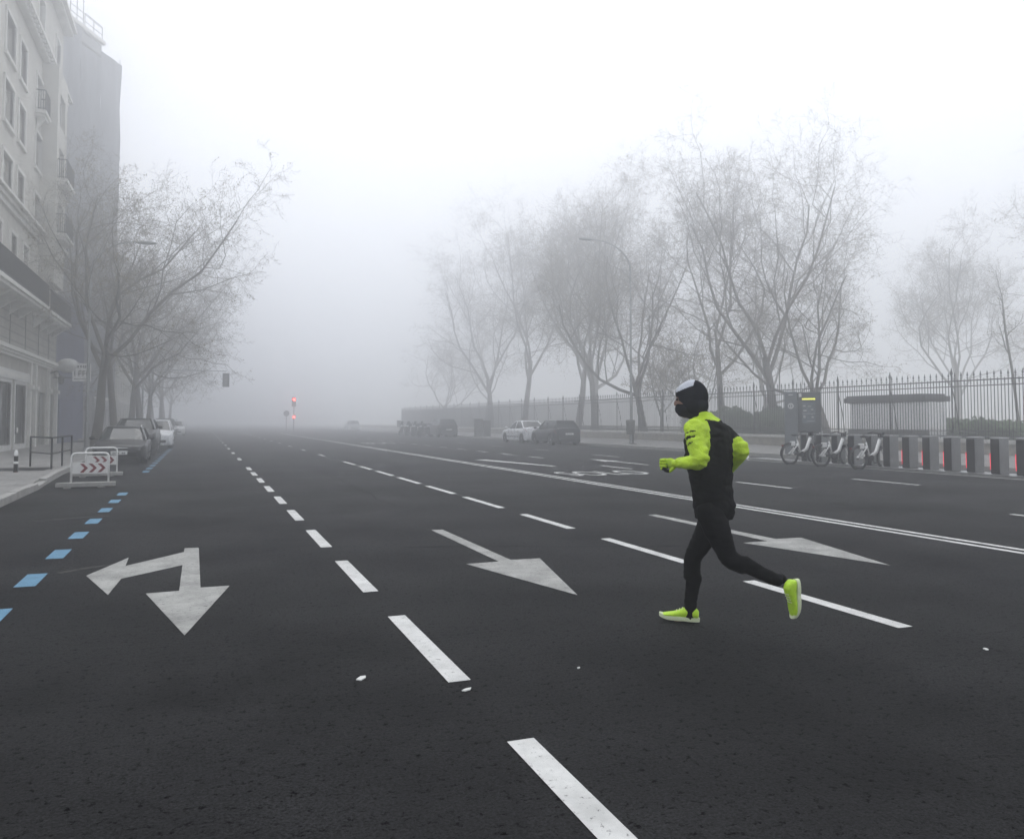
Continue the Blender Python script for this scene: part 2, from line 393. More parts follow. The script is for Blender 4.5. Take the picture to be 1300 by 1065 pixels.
mark('arrow_marking', [A2], M_WORN, label='worn straight arrow left of the runner')
mark('arrow_marking', [A3], M_WORN, label='worn straight arrow behind the runner')
def far_arrow(x, y):   # points away from the camera
    return [(x - 0.07, y), (x + 0.07, y), (x + 0.07, y + 2.6), (x + 0.32, y + 2.5), (x, y + 4.4), (x - 0.32, y + 2.5), (x - 0.07, y + 2.6)]
mark('arrow_marking', [[(10.5, 23.9), (10.62, 23.9), (10.35, 26.4), (10.3, 26.4), (9.95, 28.9), (9.45, 28.9), (9.62, 28.4), (9.95, 26.6)]], M_WHITE, label='white arrow beside the double line')
mark('arrow_marking', [far_arrow(13.75, 23.6)], M_WHITE, label='white arrow in the farther lane')
# a repaired strip and seams in the asphalt
M_PATCH = mat('asphalt_patch', (0.030, 0.030, 0.032), 0.7, var=0.35, scale=30, bump=0.5, bscale=90)
M_SEAL = mat('tar_seal', (0.004, 0.004, 0.0045), 0.8, var=0.3, scale=8, spec=0.05)
M_DUST = mat('pale_scuff', (0.045, 0.044, 0.042), 0.9, var=0.45, scale=9, spec=0.1)
random.seed(5)
def wavy(x0, y0, x1, y1, w, n=26, amp=0.05):
    a = []; b = []
    for i in range(n + 1):
        t = i / n; x = x0 + (x1 - x0) * t; y = y0 + (y1 - y0) * t
        dx, dy = x1 - x0, y1 - y0; l = math.hypot(dx, dy); nx, ny = -dy / l, dx / l
        o = amp * noise.noise(Vector((x * 1.3, y * 1.3, 3))) * 2; ww = w * (0.6 + 0.6 * random.random()) / 2
        a.append((x + nx * (o + ww), y + ny * (o + ww))); b.append((x + nx * (o - ww), y + ny * (o - ww)))
    return a + b[::-1]
mark('seam', [wavy(2.2, 9.3, 5.6, 8.1, 0.028), wavy(3.1, 13.8, 3.3, 30, 0.025, amp=0.1)], M_SEAL, 0.003)
mark('scuff', [wavy(-1.0, 18.4, 3.2, 16.9, 0.07, amp=0.03), wavy(-1.25, 8.9, -0.75, 9.25, 0.10, 14), wavy(-2.2, 13.5, -1.3, 14.0, 0.14, 14)], M_DUST, 0.0025)

def text_mesh(txt, size, sx=1.0, sy=1.0, ext=0.0):
    c = bpy.data.curves.new('txt', 'FONT'); c.body = txt; c.size = size; c.align_x = 'CENTER'; c.align_y = 'CENTER'; c.extrude = ext
    o = bpy.data.objects.new('txt', c); COL.objects.link(o)
    bpy.context.view_layer.update()
    me = bpy.data.meshes.new_from_object(o.evaluated_get(bpy.context.evaluated_depsgraph_get()))
    bpy.data.objects.remove(o); me.transform(Matrix.Diagonal((sx, sy, 1, 1))); return me
def text_obj(name, txt, size, m, loc, rot, parent=None, sx=1, sy=1, ext=0.0):
    me = text_mesh(txt, size, sx, sy, ext); me.materials.clear(); me.materials.append(m)
    o = bpy.data.objects.new(name, me); COL.objects.link(o); o.location = loc; o.rotation_euler = rot
    if parent: o.parent = parent
    return o
text_obj('lettering', 'SOLO', 1.0, M_WHITE, (10.42, 20.3, 0.005), (0, 0, 0), road, sx=0.98, sy=2.3)
text_obj('lettering', 'BUS', 1.0, M_WHITE, (10.7, 52.5, 0.005), (0, 0, 0), road, sx=1.15, sy=4.5)

# scraps of litter
M_PAPER = mat('paper', (0.6, 0.6, 0.58), 0.8, var=0.1)
def scrap(x, y, s, label, sd):
    random.seed(sd); b = MB(); n = 7
    n = 5; pts = [(s * (0.6 + 0.5 * random.random()) * math.cos(2 * PI * i / n) * 1.6, s * (0.5 + 0.5 * random.random()) * math.sin(2 * PI * i / n)) for i in range(n)]
    b.prism(pts, 0.0, 0.006)
    tag(b.build('paper_scrap', M_PAPER, loc=(x, y, 0.004), rz=random.random()), label, 'litter')
scrap(0.87, 4.67, 0.035, 'larger white paper scrap on the asphalt left of the nearest dash', 1)
scrap(1.36, 4.27, 0.022, 'tiny torn paper bit at the lower end of a white dash', 2)
scrap(4.67, 3.85, 0.02, 'small white scrap on the asphalt near the right edge of the photo', 3)
scrap(2.09, 4.41, 0.012, 'tiny pale speck of paper on asphalt left of the runner', 4)

# ------------------------------------------------------------------ generic facade on the plane x = X facing +x
def facade(mb, X, y0, y1, z0, z1, holes, depth=0.25, mi=0, mir=0, sgn=1):
    ys = sorted({y0, y1, *[h[0] for h in holes], *[h[1] for h in holes]}); zs = sorted({z0, z1, *[h[2] for h in holes], *[h[3] for h in holes]})
    for a, b in zip(ys[:-1], ys[1:]):
        for c, d_ in zip(zs[:-1], zs[1:]):
            my, mz = (a + b) / 2, (c + d_) / 2
            if any(h[0] < my < h[1] and h[2] < mz < h[3] for h in holes): continue
            mb.add([(X, a, c), (X, b, c), (X, b, d_), (X, a, d_)], [(0, 1, 2, 3)], mi)
    for (a, b, c, d_) in holes:
        x2 = X - depth
        for q in ([(X, a, c), (x2, a, c), (x2, b, c), (X, b, c)], [(X, a, d_), (X, b, d_), (x2, b, d_), (x2, a, d_)],
                  [(X, a, c), (X, a, d_), (x2, a, d_), (x2, a, c)], [(X, b, c), (x2, b, c), (x2, b, d_), (X, b, d_)]):
            mb.add(q, [(0, 1, 2, 3)], mir)

def window_mesh(wy, wz, n_mull=1, fr=0.06, dep=0.06):
    f = MB()
    f.b2(-dep, 0, -wy / 2, wy / 2, 0, fr); f.b2(-dep, 0, -wy / 2, wy / 2, wz - fr, wz)
    f.b2(-dep, 0, -wy / 2, -wy / 2 + fr, fr, wz - fr); f.b2(-dep, 0, wy / 2 - fr, wy / 2, fr, wz - fr)
    for i in range(n_mull):
        yy = -wy / 2 + wy * (i + 1) / (n_mull + 1); f.b2(-dep + 0.003, -0.004, yy - 0.03, yy + 0.03, fr, wz - fr)
    p_ = MB(); p_.b2(-dep + 0.012, -dep + 0.03, -wy / 2 + fr, wy / 2 - fr, fr, wz - fr)
    return f, p_
WCACHE = {}
def window(parent, X, yc, z0, wy, wz, n_mull=1, fm=None, gm=None, name='window', surround=None, shutter=0.0, rz=0.0):
    fm = fm or M_WFRAME; gm = gm or M_GLASS
    key = (round(wy, 2), round(wz, 2), n_mull, fm.name, gm.name)
    if key not in WCACHE:
        f, p_ = window_mesh(wy, wz, n_mull); WCACHE[key] = (f.mesh('window_frame', fm), p_.mesh('window_pane', gm))
    o = bpy.data.objects.new(name, WCACHE[key][0]); COL.objects.link(o); o.parent = parent; o.location = (X, yc, z0); o.rotation_euler = (0, 0, rz)
    q = bpy.data.objects.new('pane', WCACHE[key][1]); COL.objects.link(q); q.parent = o
    if surround:
        s_ = MB(); t = 0.16
        s_.b2(0.16, 0.38, -wy / 2 - t, wy / 2 + t, -t, -0.0); s_.b2(0.16, 0.34, -wy / 2 - t, wy / 2 + t, wz, wz + t)
        s_.b2(0.16, 0.33, -wy / 2 - t, -wy / 2, 0, wz); s_.b2(0.16, 0.33, wy / 2, wy / 2 + t, 0, wz)
        s_.build('window_surround', surround, o)
    if shutter:
        s_ = MB(); hgt = wz * shutter
        n = int(hgt / 0.07)
        for i in range(n): s_.box((0.03, 0, wz - 0.035 - i * 0.07), (0.02, wy - 0.04, 0.062), ry=0.25)
        s_.build('roller_blind', M_TRIM, o)
    return o

# ------------------------------------------------------------------ building 1: beige apartment house, shop at street level
B1 = empty('apartment_building', (-8, 33, 0))
tag(B1, 'beige stone apartment building with cornices, balconies and a glazed shop on the left pavement', 'building')
OY = 33.0   # local y = world y - 33, local x = world x + 8
LEN = 21.2
def ly(v): return v - OY
holes = []
wins = []
rows = [(21.3, 23.1), (17.1, 18.85), (14.2, 15.95), (11.15, 12.85)]
cols = [(34.0, 35.6), (36.6, 38.0), (39.4, 41.2), (42.3, 43.7), (46.3, 47.9), (51.6, 52.9)]
for (a, b) in rows:
    for (c, d_) in cols: holes.append((ly(c), ly(d_), a, b)); wins.append((c, d_, a, b))
for (c, d_) in [(35.0, 36.2), (38.3, 39.5), (41.3, 42.5), (44.0, 45.2), (47.6, 48.8), (51.3, 52.5)]:
    holes.append((ly(c), ly(d_), 7.15, 9.75)); wins.append((c, d_, 7.15, 9.75))
wall = MB()
facade(wall, 0, 0, LEN, 6.9, 24.5, holes, 0.28)
wall.add([(0, LEN, 0), (-12, LEN, 0), (-12, LEN, 24.5), (0, LEN, 24.5)], [(0, 1, 2, 3)])
wall.add([(0, 0, 0), (-12, 0, 0), (-12, 0, 24.5), (0, 0, 24.5)], [(0, 3, 2, 1)])
wall.add([(-12, 0, 0), (-12, LEN, 0), (-12, LEN, 24.5), (-12, 0, 24.5)], [(0, 3, 2, 1)])
wall.build('wall', M_BEIGE, B1)
for (c, d_, a, b) in wins:
    low = a < 8
    window(B1, -0.26, ly((c + d_) / 2), a + 0.0, d_ - c, b - a, 1, M_WFRAME if not low else M_DFRAME, M_GLASS, surround=M_TRIM, shutter=random.choice([0, 0, 0.35, 0.6]) if not low else random.choice([0.5, 0.9, 0.3]))
# ground floor openings
gh = [(ly(36.0), ly(38.6), 0.35, 3.15), (ly(39.5), ly(42.2), 0.35, 3.15), (ly(43.1), ly(45.5), 0.35, 3.15), (ly(48.9), ly(50.9), 0.13, 2.95), (ly(52.1), ly(53.6), 0.13, 2.95)]
base = MB(); facade(base, 0.02, 0, LEN, 0, 6.9, gh, 0.35)
ro = base.build('rusticated_base', M_STONEW, B1)
j = MB()
for z in (5.05, 5.45, 5.85, 6.25):
    j.b2(0.021, 0.035, 0.05, LEN - 0.05, z - 0.015, z + 0.015)
for yv in (35.2, 38.5, 41.7, 45.1, 48.5, 51.5):
    j.b2(0.021, 0.045, ly(yv) - 0.03, ly(yv) + 0.03, 4.76, 6.8)
j.build('stone_joints', M_DFRAME, ro)
c = MB()
c.b2(0.02, 0.32, -0.05, LEN + 0.06, 4.55, 4.72); c.b2(0.02, 0.22, -0.04, LEN + 0.05, 4.42, 4.548); c.b2(0.02, 0.14, -0.03, LEN + 0.04, 4.3, 4.418)
c.build('shop_cornice', M_TRIM, B1)
c = MB(); c.b2(0, 0.42, -0.06, LEN + 0.08, 11.0, 11.12); c.b2(0, 0.26, -0.05, LEN + 0.06, 10.82, 10.998); c.b2(0, 0.14, -0.04, LEN + 0.05, 10.6, 10.818)
c.build('cornice', M_TRIM, B1)
c = MB(); c.b2(0, 0.55, -0.07, LEN + 0.1, 20.3, 20.45); c.b2(0, 0.35, -0.06, LEN + 0.08, 20.1, 20.298)
y_ = 0.3
while y_ < LEN: c.b2(0.35, 0.5, y_, y_ + 0.14, 20.16, 20.298); y_ += 0.55
c.build('cornice', M_TRIM, B1)
c = MB(); c.b2(-12.1, 0.7, -0.1, LEN + 0.12, 24.55, 24.75); c.b2(-12.05, 0.5, -0.08, LEN + 0.1, 24.35, 24.548); c.b2(-6, -1.0, 0.5, LEN - 0.5, 24.75, 25.4)
c.build('roof', M_TRIM, B1)
# projecting bay with little balconies
bay = MB()
bh = [(ly(48.6), ly(50.3), z0, z0 + 1.75) for z0 in (11.3, 14.2, 17.1)]
facade(bay, 0.75, ly(47.9), ly(51.0), 8.6, 20.09, bh, 0.2)
for yy in (ly(47.9), ly(51.0)): bay.add([(0, yy, 8.6), (0.75, yy, 8.6), (0.75, yy, 20.09), (0, yy, 20.09)], [(0, 1, 2, 3)])
bay.add([(0, ly(47.9), 8.6), (0.75, ly(47.9), 8.6), (0.75, ly(51.0), 8.6), (0, ly(51.0), 8.6)], [(0, 3, 2, 1)])
bo = bay.build('bay', M_BEIGE, B1)
for z0 in (11.3, 14.2, 17.1): window(B1, 0.56, ly(49.45), z0, 1.7, 1.75, 1, surround=None)
def balcony(y0, y1, zf, xo, name='balcony', parent=B1, solid=False):
    s_ = MB(); s_.b2(0.03, xo, y0, y1, zf - 0.16, zf); s_.b2(0.03, xo - 0.1, y0 + 0.1, y1 - 0.1, zf - 0.3, zf - 0.162)
    yy = y0 + 0.4
    while yy < y1 - 0.3:
        s_.add([(0.03, yy, zf - 0.3), (xo * 0.8, yy, zf - 0.3), (0.03, yy, zf - 0.85), (0.03, yy + 0.2, zf - 0.3), (xo * 0.8, yy + 0.2, zf - 0.3), (0.03, yy + 0.2, zf - 0.85)], [(0, 1, 2), (3, 5, 4), (1, 4, 5, 2), (0, 2, 5, 3)])
        yy += 1.9
    b_ = s_.build(name, M_TRIM, parent)
    r_ = MB(); H_ = 1.02
    r_.tube([(0.04, y0 + 0.05, zf + H_), (xo - 0.05, y0 + 0.05, zf + H_), (xo - 0.05, y1 - 0.05, zf + H_), (0.04, y1 - 0.05, zf + H_)], 0.03, 6)
    r_.tube([(0.04, y0 + 0.05, zf + 0.09), (xo - 0.05, y0 + 0.05, zf + 0.09), (xo - 0.05, y1 - 0.05, zf + 0.09), (0.04, y1 - 0.05, zf + 0.09)], 0.018, 5)
    yy = y0 + 0.05
    while yy <= y1 - 0.04:
        r_.box((xo - 0.05, yy, zf + H_ / 2), (0.018, 0.022, H_)); yy += 0.10
    xx = 0.15
    while xx < xo - 0.08: r_.box((xx, y0 + 0.05, zf + H_ / 2), (0.02, 0.016, H_)); r_.box((xx, y1 - 0.05, zf + H_ / 2), (0.02, 0.016, H_)); xx += 0.1
    r_.build('railing', M_IRON, b_)
    return b_
balcony(ly(33.4), ly(45.4), 7.0, 1.0)
balcony(ly(46.6), ly(53.4), 7.0, 0.9)
balcony(ly(48.1), ly(50.8), 14.15, 1.25); balcony(ly(48.1), ly(50.8), 11.25, 1.25)
balcony(ly(51.4), ly(53.1), 11.12, 0.7); balcony(ly(51.4), ly(53.1), 14.1, 0.6); balcony(ly(46.1), ly(47.6), 17.0, 0.5)
# shop front: pale frame, panes, fascia
sf = MB()
for (a, b, z0, z1) in gh[:3]:
    sf.b2(-0.1, 0.06, a - 0.18, a, 0.125, 3.3); sf.b2(-0.1, 0.06, b, b + 0.18, 0.125, 3.3); sf.b2(-0.1, 0.06, a, b, 0.125, 0.36); sf.b2(-0.1, 0.06, a, b, 3.14, 3.3)
sf.b2(0.02, 0.12, ly(35.6), ly(45.9), 3.3, 3.72)
sfo = sf.build('shop_front', M_WFRAME, B1)
fa = MB(); fa.b2(0.121, 0.13, ly(35.8), ly(45.7), 3.4, 3.62); fa.build('fascia', M_TRIM, sfo)
for (a, b, z0, z1) in gh[:3]:
    o = window(B1, -0.1, (a + b) / 2, z0, b - a, z1 - z0, 1, M_DFRAME, M_GLASS, name='shop_window')
it = MB()
for yv, zz, s in [(40.2, 2.3, 0.5), (40.6, 1.8, 0.35), (43.3, 0.9, 0.4), (43.9, 0.6, 0.5), (44.6, 1.0, 0.3)]:
    it.box((-0.118, ly(yv), zz), (0.02, s, s * 0.8))
it.build('window_display', M_TRIM, B1)
for (a, b, z0, z1) in gh[3:]:
    dr_ = MB()
    dr_.b2(-0.2, -0.12, a, b, z0, z1)
    for kx in range(2):
        for (q0, q1) in ((0.25, 1.1), (1.25, 2.6)):
            w_ = (b - a) / 2; dr_.b2(-0.12, -0.09, a + kx * w_ + 0.12, a + (kx + 1) * w_ - 0.12, z0 + q0, z0 + q1)
    do = dr_.build('door', mat('painted_door', (0.16, 0.165, 0.15), 0.6, var=0.2), B1)
    hd = MB(); hd.cyl((-0.05, (a + b) / 2 + 0.06, z0 + 1.1), 0.03, 0.12, 8, axis='X'); hd.build('handle', M_STEEL, do)
# pilasters + quoins
for yv in (46.2, 47.6, 51.45, 54.05):
    q = MB(); q.b2(0.02, 0.16, ly(yv) - 0.16, ly(yv) + 0.16, 0.125, 4.29)
    q.b2(0.02, 0.26, ly(yv) - 0.24, ly(yv) + 0.24, 3.0, 3.2)
    q.build('pilaster', M_TRIM, B1)
z = 7.0; q = MB()
while z < 20: q.b2(0, 0.05, LEN - 0.6, LEN, z, z + 0.42); q.b2(0, 0.05, LEN - 0.4, LEN, z + 0.45, z + 0.85); z += 0.9
q.build('quoins', M_TRIM, B1)
lt = MB(); lt.tube([(0.02, ly(51.4), 4.0), (0.5, ly(51.4), 4.2), (0.7, ly(51.4), 3.9)], 0.03, 6); lt.lathe([(0.05, 0.1), (0.16, 0.0), (0.14, -0.3), (0.05, -0.38)], 8, (0.7, ly(51.4), 3.85))
lt.build('wall_lantern', M_IRON, B1)

# ------------------------------------------------------------------ building 2: tall grey block behind scaffolding
B2 = empty('apartment_building', (-10.9, 65.3, 0), -math.atan2(3.0, 6.3))
B2.scale = (1, 1, 1.075); tag(B2, 'tall grey block under scaffold netting, its top fading into the fog', 'building')
Wd = 7.0
holes = []
for r_ in range(9):
    for c_ in range(3): holes.append((0.7 + c_ * 2.15, 1.9 + c_ * 2.15, 2.2 + r_ * 3.05, 4.0 + r_ * 3.05))
wl = MB(); facade(wl, 0, 0, Wd, 0, 29.2, holes, 0.3)
wl.add([(0, 0, 0), (-14, 0, 0), (-14, 0, 29.2), (0, 0, 29.2)], [(0, 1, 2, 3)]); wl.add([(0, Wd, 0), (-14, Wd, 0), (-14, Wd, 29.2), (0, Wd, 29.2)], [(0, 1, 2, 3)])
wl.add([(-14, 0, 0), (-14, Wd, 0), (-14, Wd, 29.2), (-14, 0, 29.2)], [(0, 1, 2, 3)])
wl.build('wall', M_GREYW, B2)
for (a, b, z0, z1) in holes: window(B2, -0.25, (a + b) / 2, z0, b - a, z1 - z0, 1, M_WFRAME, M_GLASS)
rf = MB(); rf.b2(-14, 0.3, -0.1, Wd + 0.1, 29.2, 29.45); rf.b2(-3.2, -0.6, 0.6, 2.6, 29.45, 30.9)
ro = rf.build('roof', M_TRIM, B2)
ch = MB(); ch.b2(-1.9, -1.2, 0.9, 1.5, 30.9, 32.3); ch.b2(-2.0, -1.1, 0.8, 1.6, 32.3, 32.45); ch.lathe([(0.25, 0), (0.35, 0.5), (0.2, 0.9)], 8, (-1.5, 1.2, 32.45))
ch.build('chimney', M_STONEW, ro)
rl = MB()
for (y0, y1, zt) in [(2.8, 4.4, 31.4), (4.6, 6.9, 30.5)]:
    for zz in (29.9, 30.4, zt): rl.tube([(0.1, y0, zz), (0.1, y1, zz)], 0.025, 5); rl.tube([(-1.6, y0, zz), (-1.6, y1, zz)], 0.025, 5)
    for yy in (y0, (y0 + y1) / 2, y1):
        for xx in (0.1, -1.6): rl.tube([(xx, yy, 29.4), (xx, yy, zt)], 0.03, 5)
rl.tube([(-1, 3.4, 29.4), (-1, 3.4, 33.0)], 0.03, 5); rl.tube([(-1, 3.0, 32.6), (-1, 3.8, 32.6)], 0.02, 5)
rl.build('roof_railing', M_IRON, ro)
# scaffold, freestanding in front of the block
SC = empty('scaffold', (-10.9, 65.3, 0), -math.atan2(3.0, 6.3))
SC.scale = (1, 1, 1.08); tag(SC, 'scaffolding with dark and blue netting wrapped round the tall grey block', 'scaffold')
pl = MB()
for yy in (-0.3, 2.2, 4.7, 7.3):
    for xx in (0.5, 1.4): pl.tube([(xx, yy, 0.1), (xx, yy, 28.0)], 0.03, 5)
for zz in [2.1 * i for i in range(1, 14)]:
    for xx in (0.5, 1.4): pl.tube([(xx, -0.3, zz), (xx, 7.3, zz)], 0.025, 5)
pl.build('poles', M_POLE, SC)
dk = MB()
for zz in [2.1 * i for i in range(1, 14)]: dk.b2(0.5, 1.4, -0.3, 7.3, zz - 0.05, zz)
dk.build('decks', M_STONEW, SC)
def net(name, y0, y1, z0, z1, x, m, sd):
    b = MB(); ny, nz = 14, 24
    vs = []
    for i in range(ny + 1):
        for k_ in range(nz + 1):
            yy = y0 + (y1 - y0) * i / ny; zz = z0 + (z1 - z0) * k_ / nz
            vs.append((x + 0.12 * noise.noise(Vector((yy * 1.2, zz * 0.35, sd))), yy, zz))
    n0 = len(vs); vs += [(a - 0.012, b_, c_) for a, b_, c_ in vs]
    fs = []
    for i in range(ny):
        for k_ in range(nz):
            a = i * (nz + 1) + k_; fs.append((a, a + nz + 1, a + nz + 2, a + 1)); fs.append((n0 + a, n0 + a + 1, n0 + a + nz + 2, n0 + a + nz + 1))
    b.add(vs, fs); return b.build(name, m, SC)
net('netting', -0.35, 2.0, 9.5, 28.0, 1.5, M_DNET, 1); net('netting', 2.05, 4.6, 8.0, 27.0, 1.5, M_DNET, 7); net('netting', 4.65, 7.35, 8.0, 27.6, 1.5, M_DNET, 13)
nb = net('netting', -0.35, 3.2, 0.15, 9.4, 1.55, M_BLUENET, 21); nb['label'] = 'blue netting over the lower storeys'
net('netting', 3.25, 7.35, 3.0, 7.9, 1.55, M_DNET, 25)
sd_ = MB()   # the side of the scaffold that faces the camera
vs = []
sd_.b2(0.4, 1.5, -0.40, -0.385, 2.4, 28.0); sd_.build('netting', M_DNET, SC)

# sign with lettering and lamp on the blue hoarding
SG = empty('shop_sign', (-6.5, 53.2, 3.72)); SG.rotation_euler = (0, 0, 0)
tag(SG, 'square pale projecting sign with dark lettering above the pavement', 'sign')
s_ = MB(); s_.b2(-0.48, 0.48, -0.06, 0.06, 0.0, 1.05); s_.build('panel', mat('sign_white', (0.85, 0.85, 0.84), 0.5, var=0.04), SG, bevel=0.01)
s_ = MB()
s_.b2(-0.40, 0.40, -0.066, -0.0605, 0.12, 0.15)
for i, x in enumerate((-0.36, -0.22, -0.08, 0.06, 0.16, 0.28)): s_.b2(x, x + 0.07, -0.066, -0.0605, 0.80 - 0.02 * (i % 2), 0.92)
for i, x in enumerate((-0.38, -0.17, 0.04, 0.24)):
    s_.b2(x, x + 0.05, -0.066, -0.0605, 0.32, 0.62)
    if i: s_.b2(x + 0.05, x + 0.16, -0.066, -0.0605, 0.56, 0.62); s_.b2(x + 0.05, x + 0.13, -0.066, -0.0605, 0.44, 0.49)
s_.build('lettering', M_DFRAME, SG)
s_ = MB(); s_.tube([(-1.55, 0, 0.9), (-0.46, 0, 0.9)], 0.03, 6); s_.tube([(-1.55, 0, 0.2), (-0.46, 0, 0.2)], 0.03, 6); s_.build('bracket', M_IRON, SG)
LP = empty('awning', (-7.25, 53.4, 4.62))
tag(LP, 'small white domed canopy beside the square sign', 'canopy')
s_ = MB(); s_.ell((0, 0, 0), (0.62, 0.5, 0.42), n=16, m=8); s_.build('canopy', M_WFRAME, LP, smooth=True)
s_ = MB(); s_.tube([(-1.0, 0, 0.0), (0, 0, 0.0)], 0.03, 6); s_.build('bracket', M_IRON, LP)
HD = MB(); 
for i in range(9): HD.b2(-7.85 + 0.0, -7.78, 54.4 + i * 0.9, 55.28 + i * 0.9, 0.12, 2.7 + 0.05 * (i % 2))
tag(HD.build('hoarding', M_BLUENET), 'dark blue hoarding closing the gap behind the stone building', 'hoarding')

# ------------------------------------------------------------------ farther houses down the left side
def far_building(y0, y1, h, x, m, label):
    B = empty('apartment_building', (x, y0, 0)); tag(B, label, 'building')
    Lb = y1 - y0; hs_ = []; n = int(Lb / 3.0)
    for r_ in range(int(h / 3.2)):
        for c_ in range(n): hs_.append((0.9 + c_ * 3.0, 2.2 + c_ * 3.0, 0.9 + r_ * 3.2, 2.9 + r_ * 3.2))
    w_ = MB(); facade(w_, 0, 0, Lb, 0, h, hs_, 0.3)
    w_.add([(0, 0, 0), (-12, 0, 0), (-12, 0, h), (0, 0, h)], [(0, 1, 2, 3)]); w_.add([(0, Lb, 0), (-12, Lb, 0), (-12, Lb, h), (0, Lb, h)], [(0, 1, 2, 3)])
    w_.add([(0, 0, h), (0, Lb, h), (-12, Lb, h), (-12, 0, h)], [(0, 1, 2, 3)])
    w_.build('wall', m, B)
    for (a, b, z0, z1) in hs_: window(B, -0.25, (a + b) / 2, z0, b - a, z1 - z0, 1, M_WFRAME, M_GLASS)
    c_ = MB(); c_.b2(-0.1, 0.5, -0.1, Lb + 0.1, h + 0.004, h + 0.3); c_.b2(0.0, 0.2, 0, Lb, 3.35, 3.6); c_.build('cornice', M_TRIM, B)
    return B
far_building(76, 94, 16.2, -8.5, M_GREYW, 'grey house behind the street trees, just beyond the netted block')
far_building(94.3, 118, 16.5, -8.2, M_BEIGE, 'pale house far down the left side, almost lost in fog')

# ------------------------------------------------------------------ trees
def grow(seed, H, trunk_h, r0, lean=(0, 0), spread=0.75, limbs=5, up=0.25, levels=5, crown_bias=None, first=0.0, kids=(6, 6, 5, 5), ratio=(0.60, 0.58, 0.52, 0.48), leaf=0.3, trunk_pts=None, twig_r=0.006):
    rnd = random.Random(seed); T = MB(); Cn = MB()
    def branch(p, d, Lg, r, lv):
        segs = (7, 6, 5, 4, 3, 2)[lv]; sides = (10, 7, 5, 4, 3, 3)[lv]
        pts = [Vector(p)]; d = d.normalized(); dirs = [d.copy()]
        for i in range(segs):
            wob = (0.05, 0.20, 0.28, 0.34, 0.38, 0.4)[lv]
            d = (d + Vector((rnd.gauss(0, wob), rnd.gauss(0, wob), rnd.gauss(0, wob))) + Vector((0, 0, up * (0.55 if lv in (1, 2) else 0.15)))).normalized()
            if lv == 0: d = (d + Vector((lean[0], lean[1], 0.35))).normalized()
            if crown_bias and lv in (1, 2): d = (d + Vector(crown_bias) * 0.14).normalized()
            pts.append(pts[-1] + d * Lg / segs); dirs.append(d.copy())
        end = 0.6 if lv == 0 else 0.3
        rr = [r * (1 - (1 - end) * i / segs) for i in range(segs + 1)]
        if lv == 0: rr[0] = r * 1.45
        (T if lv < 3 else Cn).tube(pts, rr, sides, 0, cap=False)
        if lv >= levels:
            if rnd.random() < leaf:
                for q_ in pts[1:]:
                    s = 0.02 + 0.03 * rnd.random(); a = Vector((rnd.gauss(0, 1), rnd.gauss(0, 1), rnd.gauss(0, 1))).normalized(); b_ = a.orthogonal().normalized()
                    o_ = q_ + Vector((0, 0, -0.012)); Cn.add([o_ - a * s, o_ + b_ * s, o_ + a * s, o_ - b_ * s * 0.6], [(0, 1, 2, 3)], 1)
            return
        n = limbs if lv == 0 else kids[lv - 1]
        for i in range(n):
            if lv == 0: t = 1 - 0.32 * (i / max(1, n - 1)) * (0.9 + 0.2 * rnd.random()) if n > 1 else 1
            else: t = 0.22 + 0.78 * (i + rnd.random() * 0.8) / n
            t = min(t, 0.999); k_ = t * segs; i0 = int(k_); fr = k_ - i0
            q_ = pts[i0].lerp(pts[i0 + 1], fr); dd = dirs[i0 + 1]
            az = 2 * PI * (i * 0.382 + rnd.random() * 0.3 + first); o1 = dd.orthogonal().normalized(); o2 = dd.cross(o1)
            sp_ = (spread if lv == 0 else (0.85, 0.95, 1.0, 1.0, 1.0)[lv - 1]) * (0.75 + 0.5 * rnd.random())
            if i == n - 1 and lv > 0: sp_ *= 0.4
            if i == 0 and lv == 0: sp_ *= 0.25
            nd = dd * math.cos(sp_) + (o1 * math.cos(az) + o2 * math.sin(az)) * math.sin(sp_)
            if lv == 0: Ln = (H - trunk_h) * (0.62 + 0.25 * rnd.random())
            else: Ln = Lg * ratio[lv - 1] * (0.75 + 0.5 * rnd.random()) * (1.1 - 0.45 * t)
            r_n = rr[i0] * (0.56 if lv == 0 else 0.5)
            branch(q_, nd, Ln, max(r_n, twig_r), lv + 1)
    branch((0, 0, -0.05), Vector((lean[0] * 1.5, lean[1] * 1.5, 1)), trunk_h, r0, 0)
    tm = T.mesh('tree_trunk', M_BARK, smooth=True); cm = Cn.mesh('tree_crown', [M_TWIG, M_SEED], smooth=False)
    return tm, cm
TV = {}
TV['tall'] = grow(11, 20.5, 5.0, 0.30, lean=(-0.05, 0.0), spread=0.55, limbs=4, up=0.34, kids=(7, 7, 7, 6), leaf=0.35)
TV['tall2'] = grow(23, 20, 6.0, 0.27, lean=(0.04, 0.02), spread=0.62, limbs=4, up=0.32, kids=(7, 7, 7, 6), leaf=0.45)
TV['wide'] = grow(37, 16, 4.0, 0.31, lean=(-0.12, 0.02), spread=0.85, limbs=5, up=0.22, kids=(7, 7, 7, 6), leaf=0.45)
TV['street'] = grow(41, 16.5, 5.0, 0.25, lean=(0.03, 0.0), spread=0.78, limbs=5, up=0.26, crown_bias=(0.55, 0, 0.0), kids=(7, 6, 6, 6), leaf=0.3)
TV['street2'] = grow(59, 16, 5.5, 0.23, lean=(-0.03, 0.0), spread=0.78, limbs=5, up=0.24, crown_bias=(0.6, -0.1, 0.0), kids=(7, 6, 6, 6), leaf=0.3)
TV['sapling'] = grow(71, 8.5, 6.5, 0.07, spread=0.5, limbs=4, up=0.4, levels=3, kids=(6, 5, 4, 3), leaf=0.2)
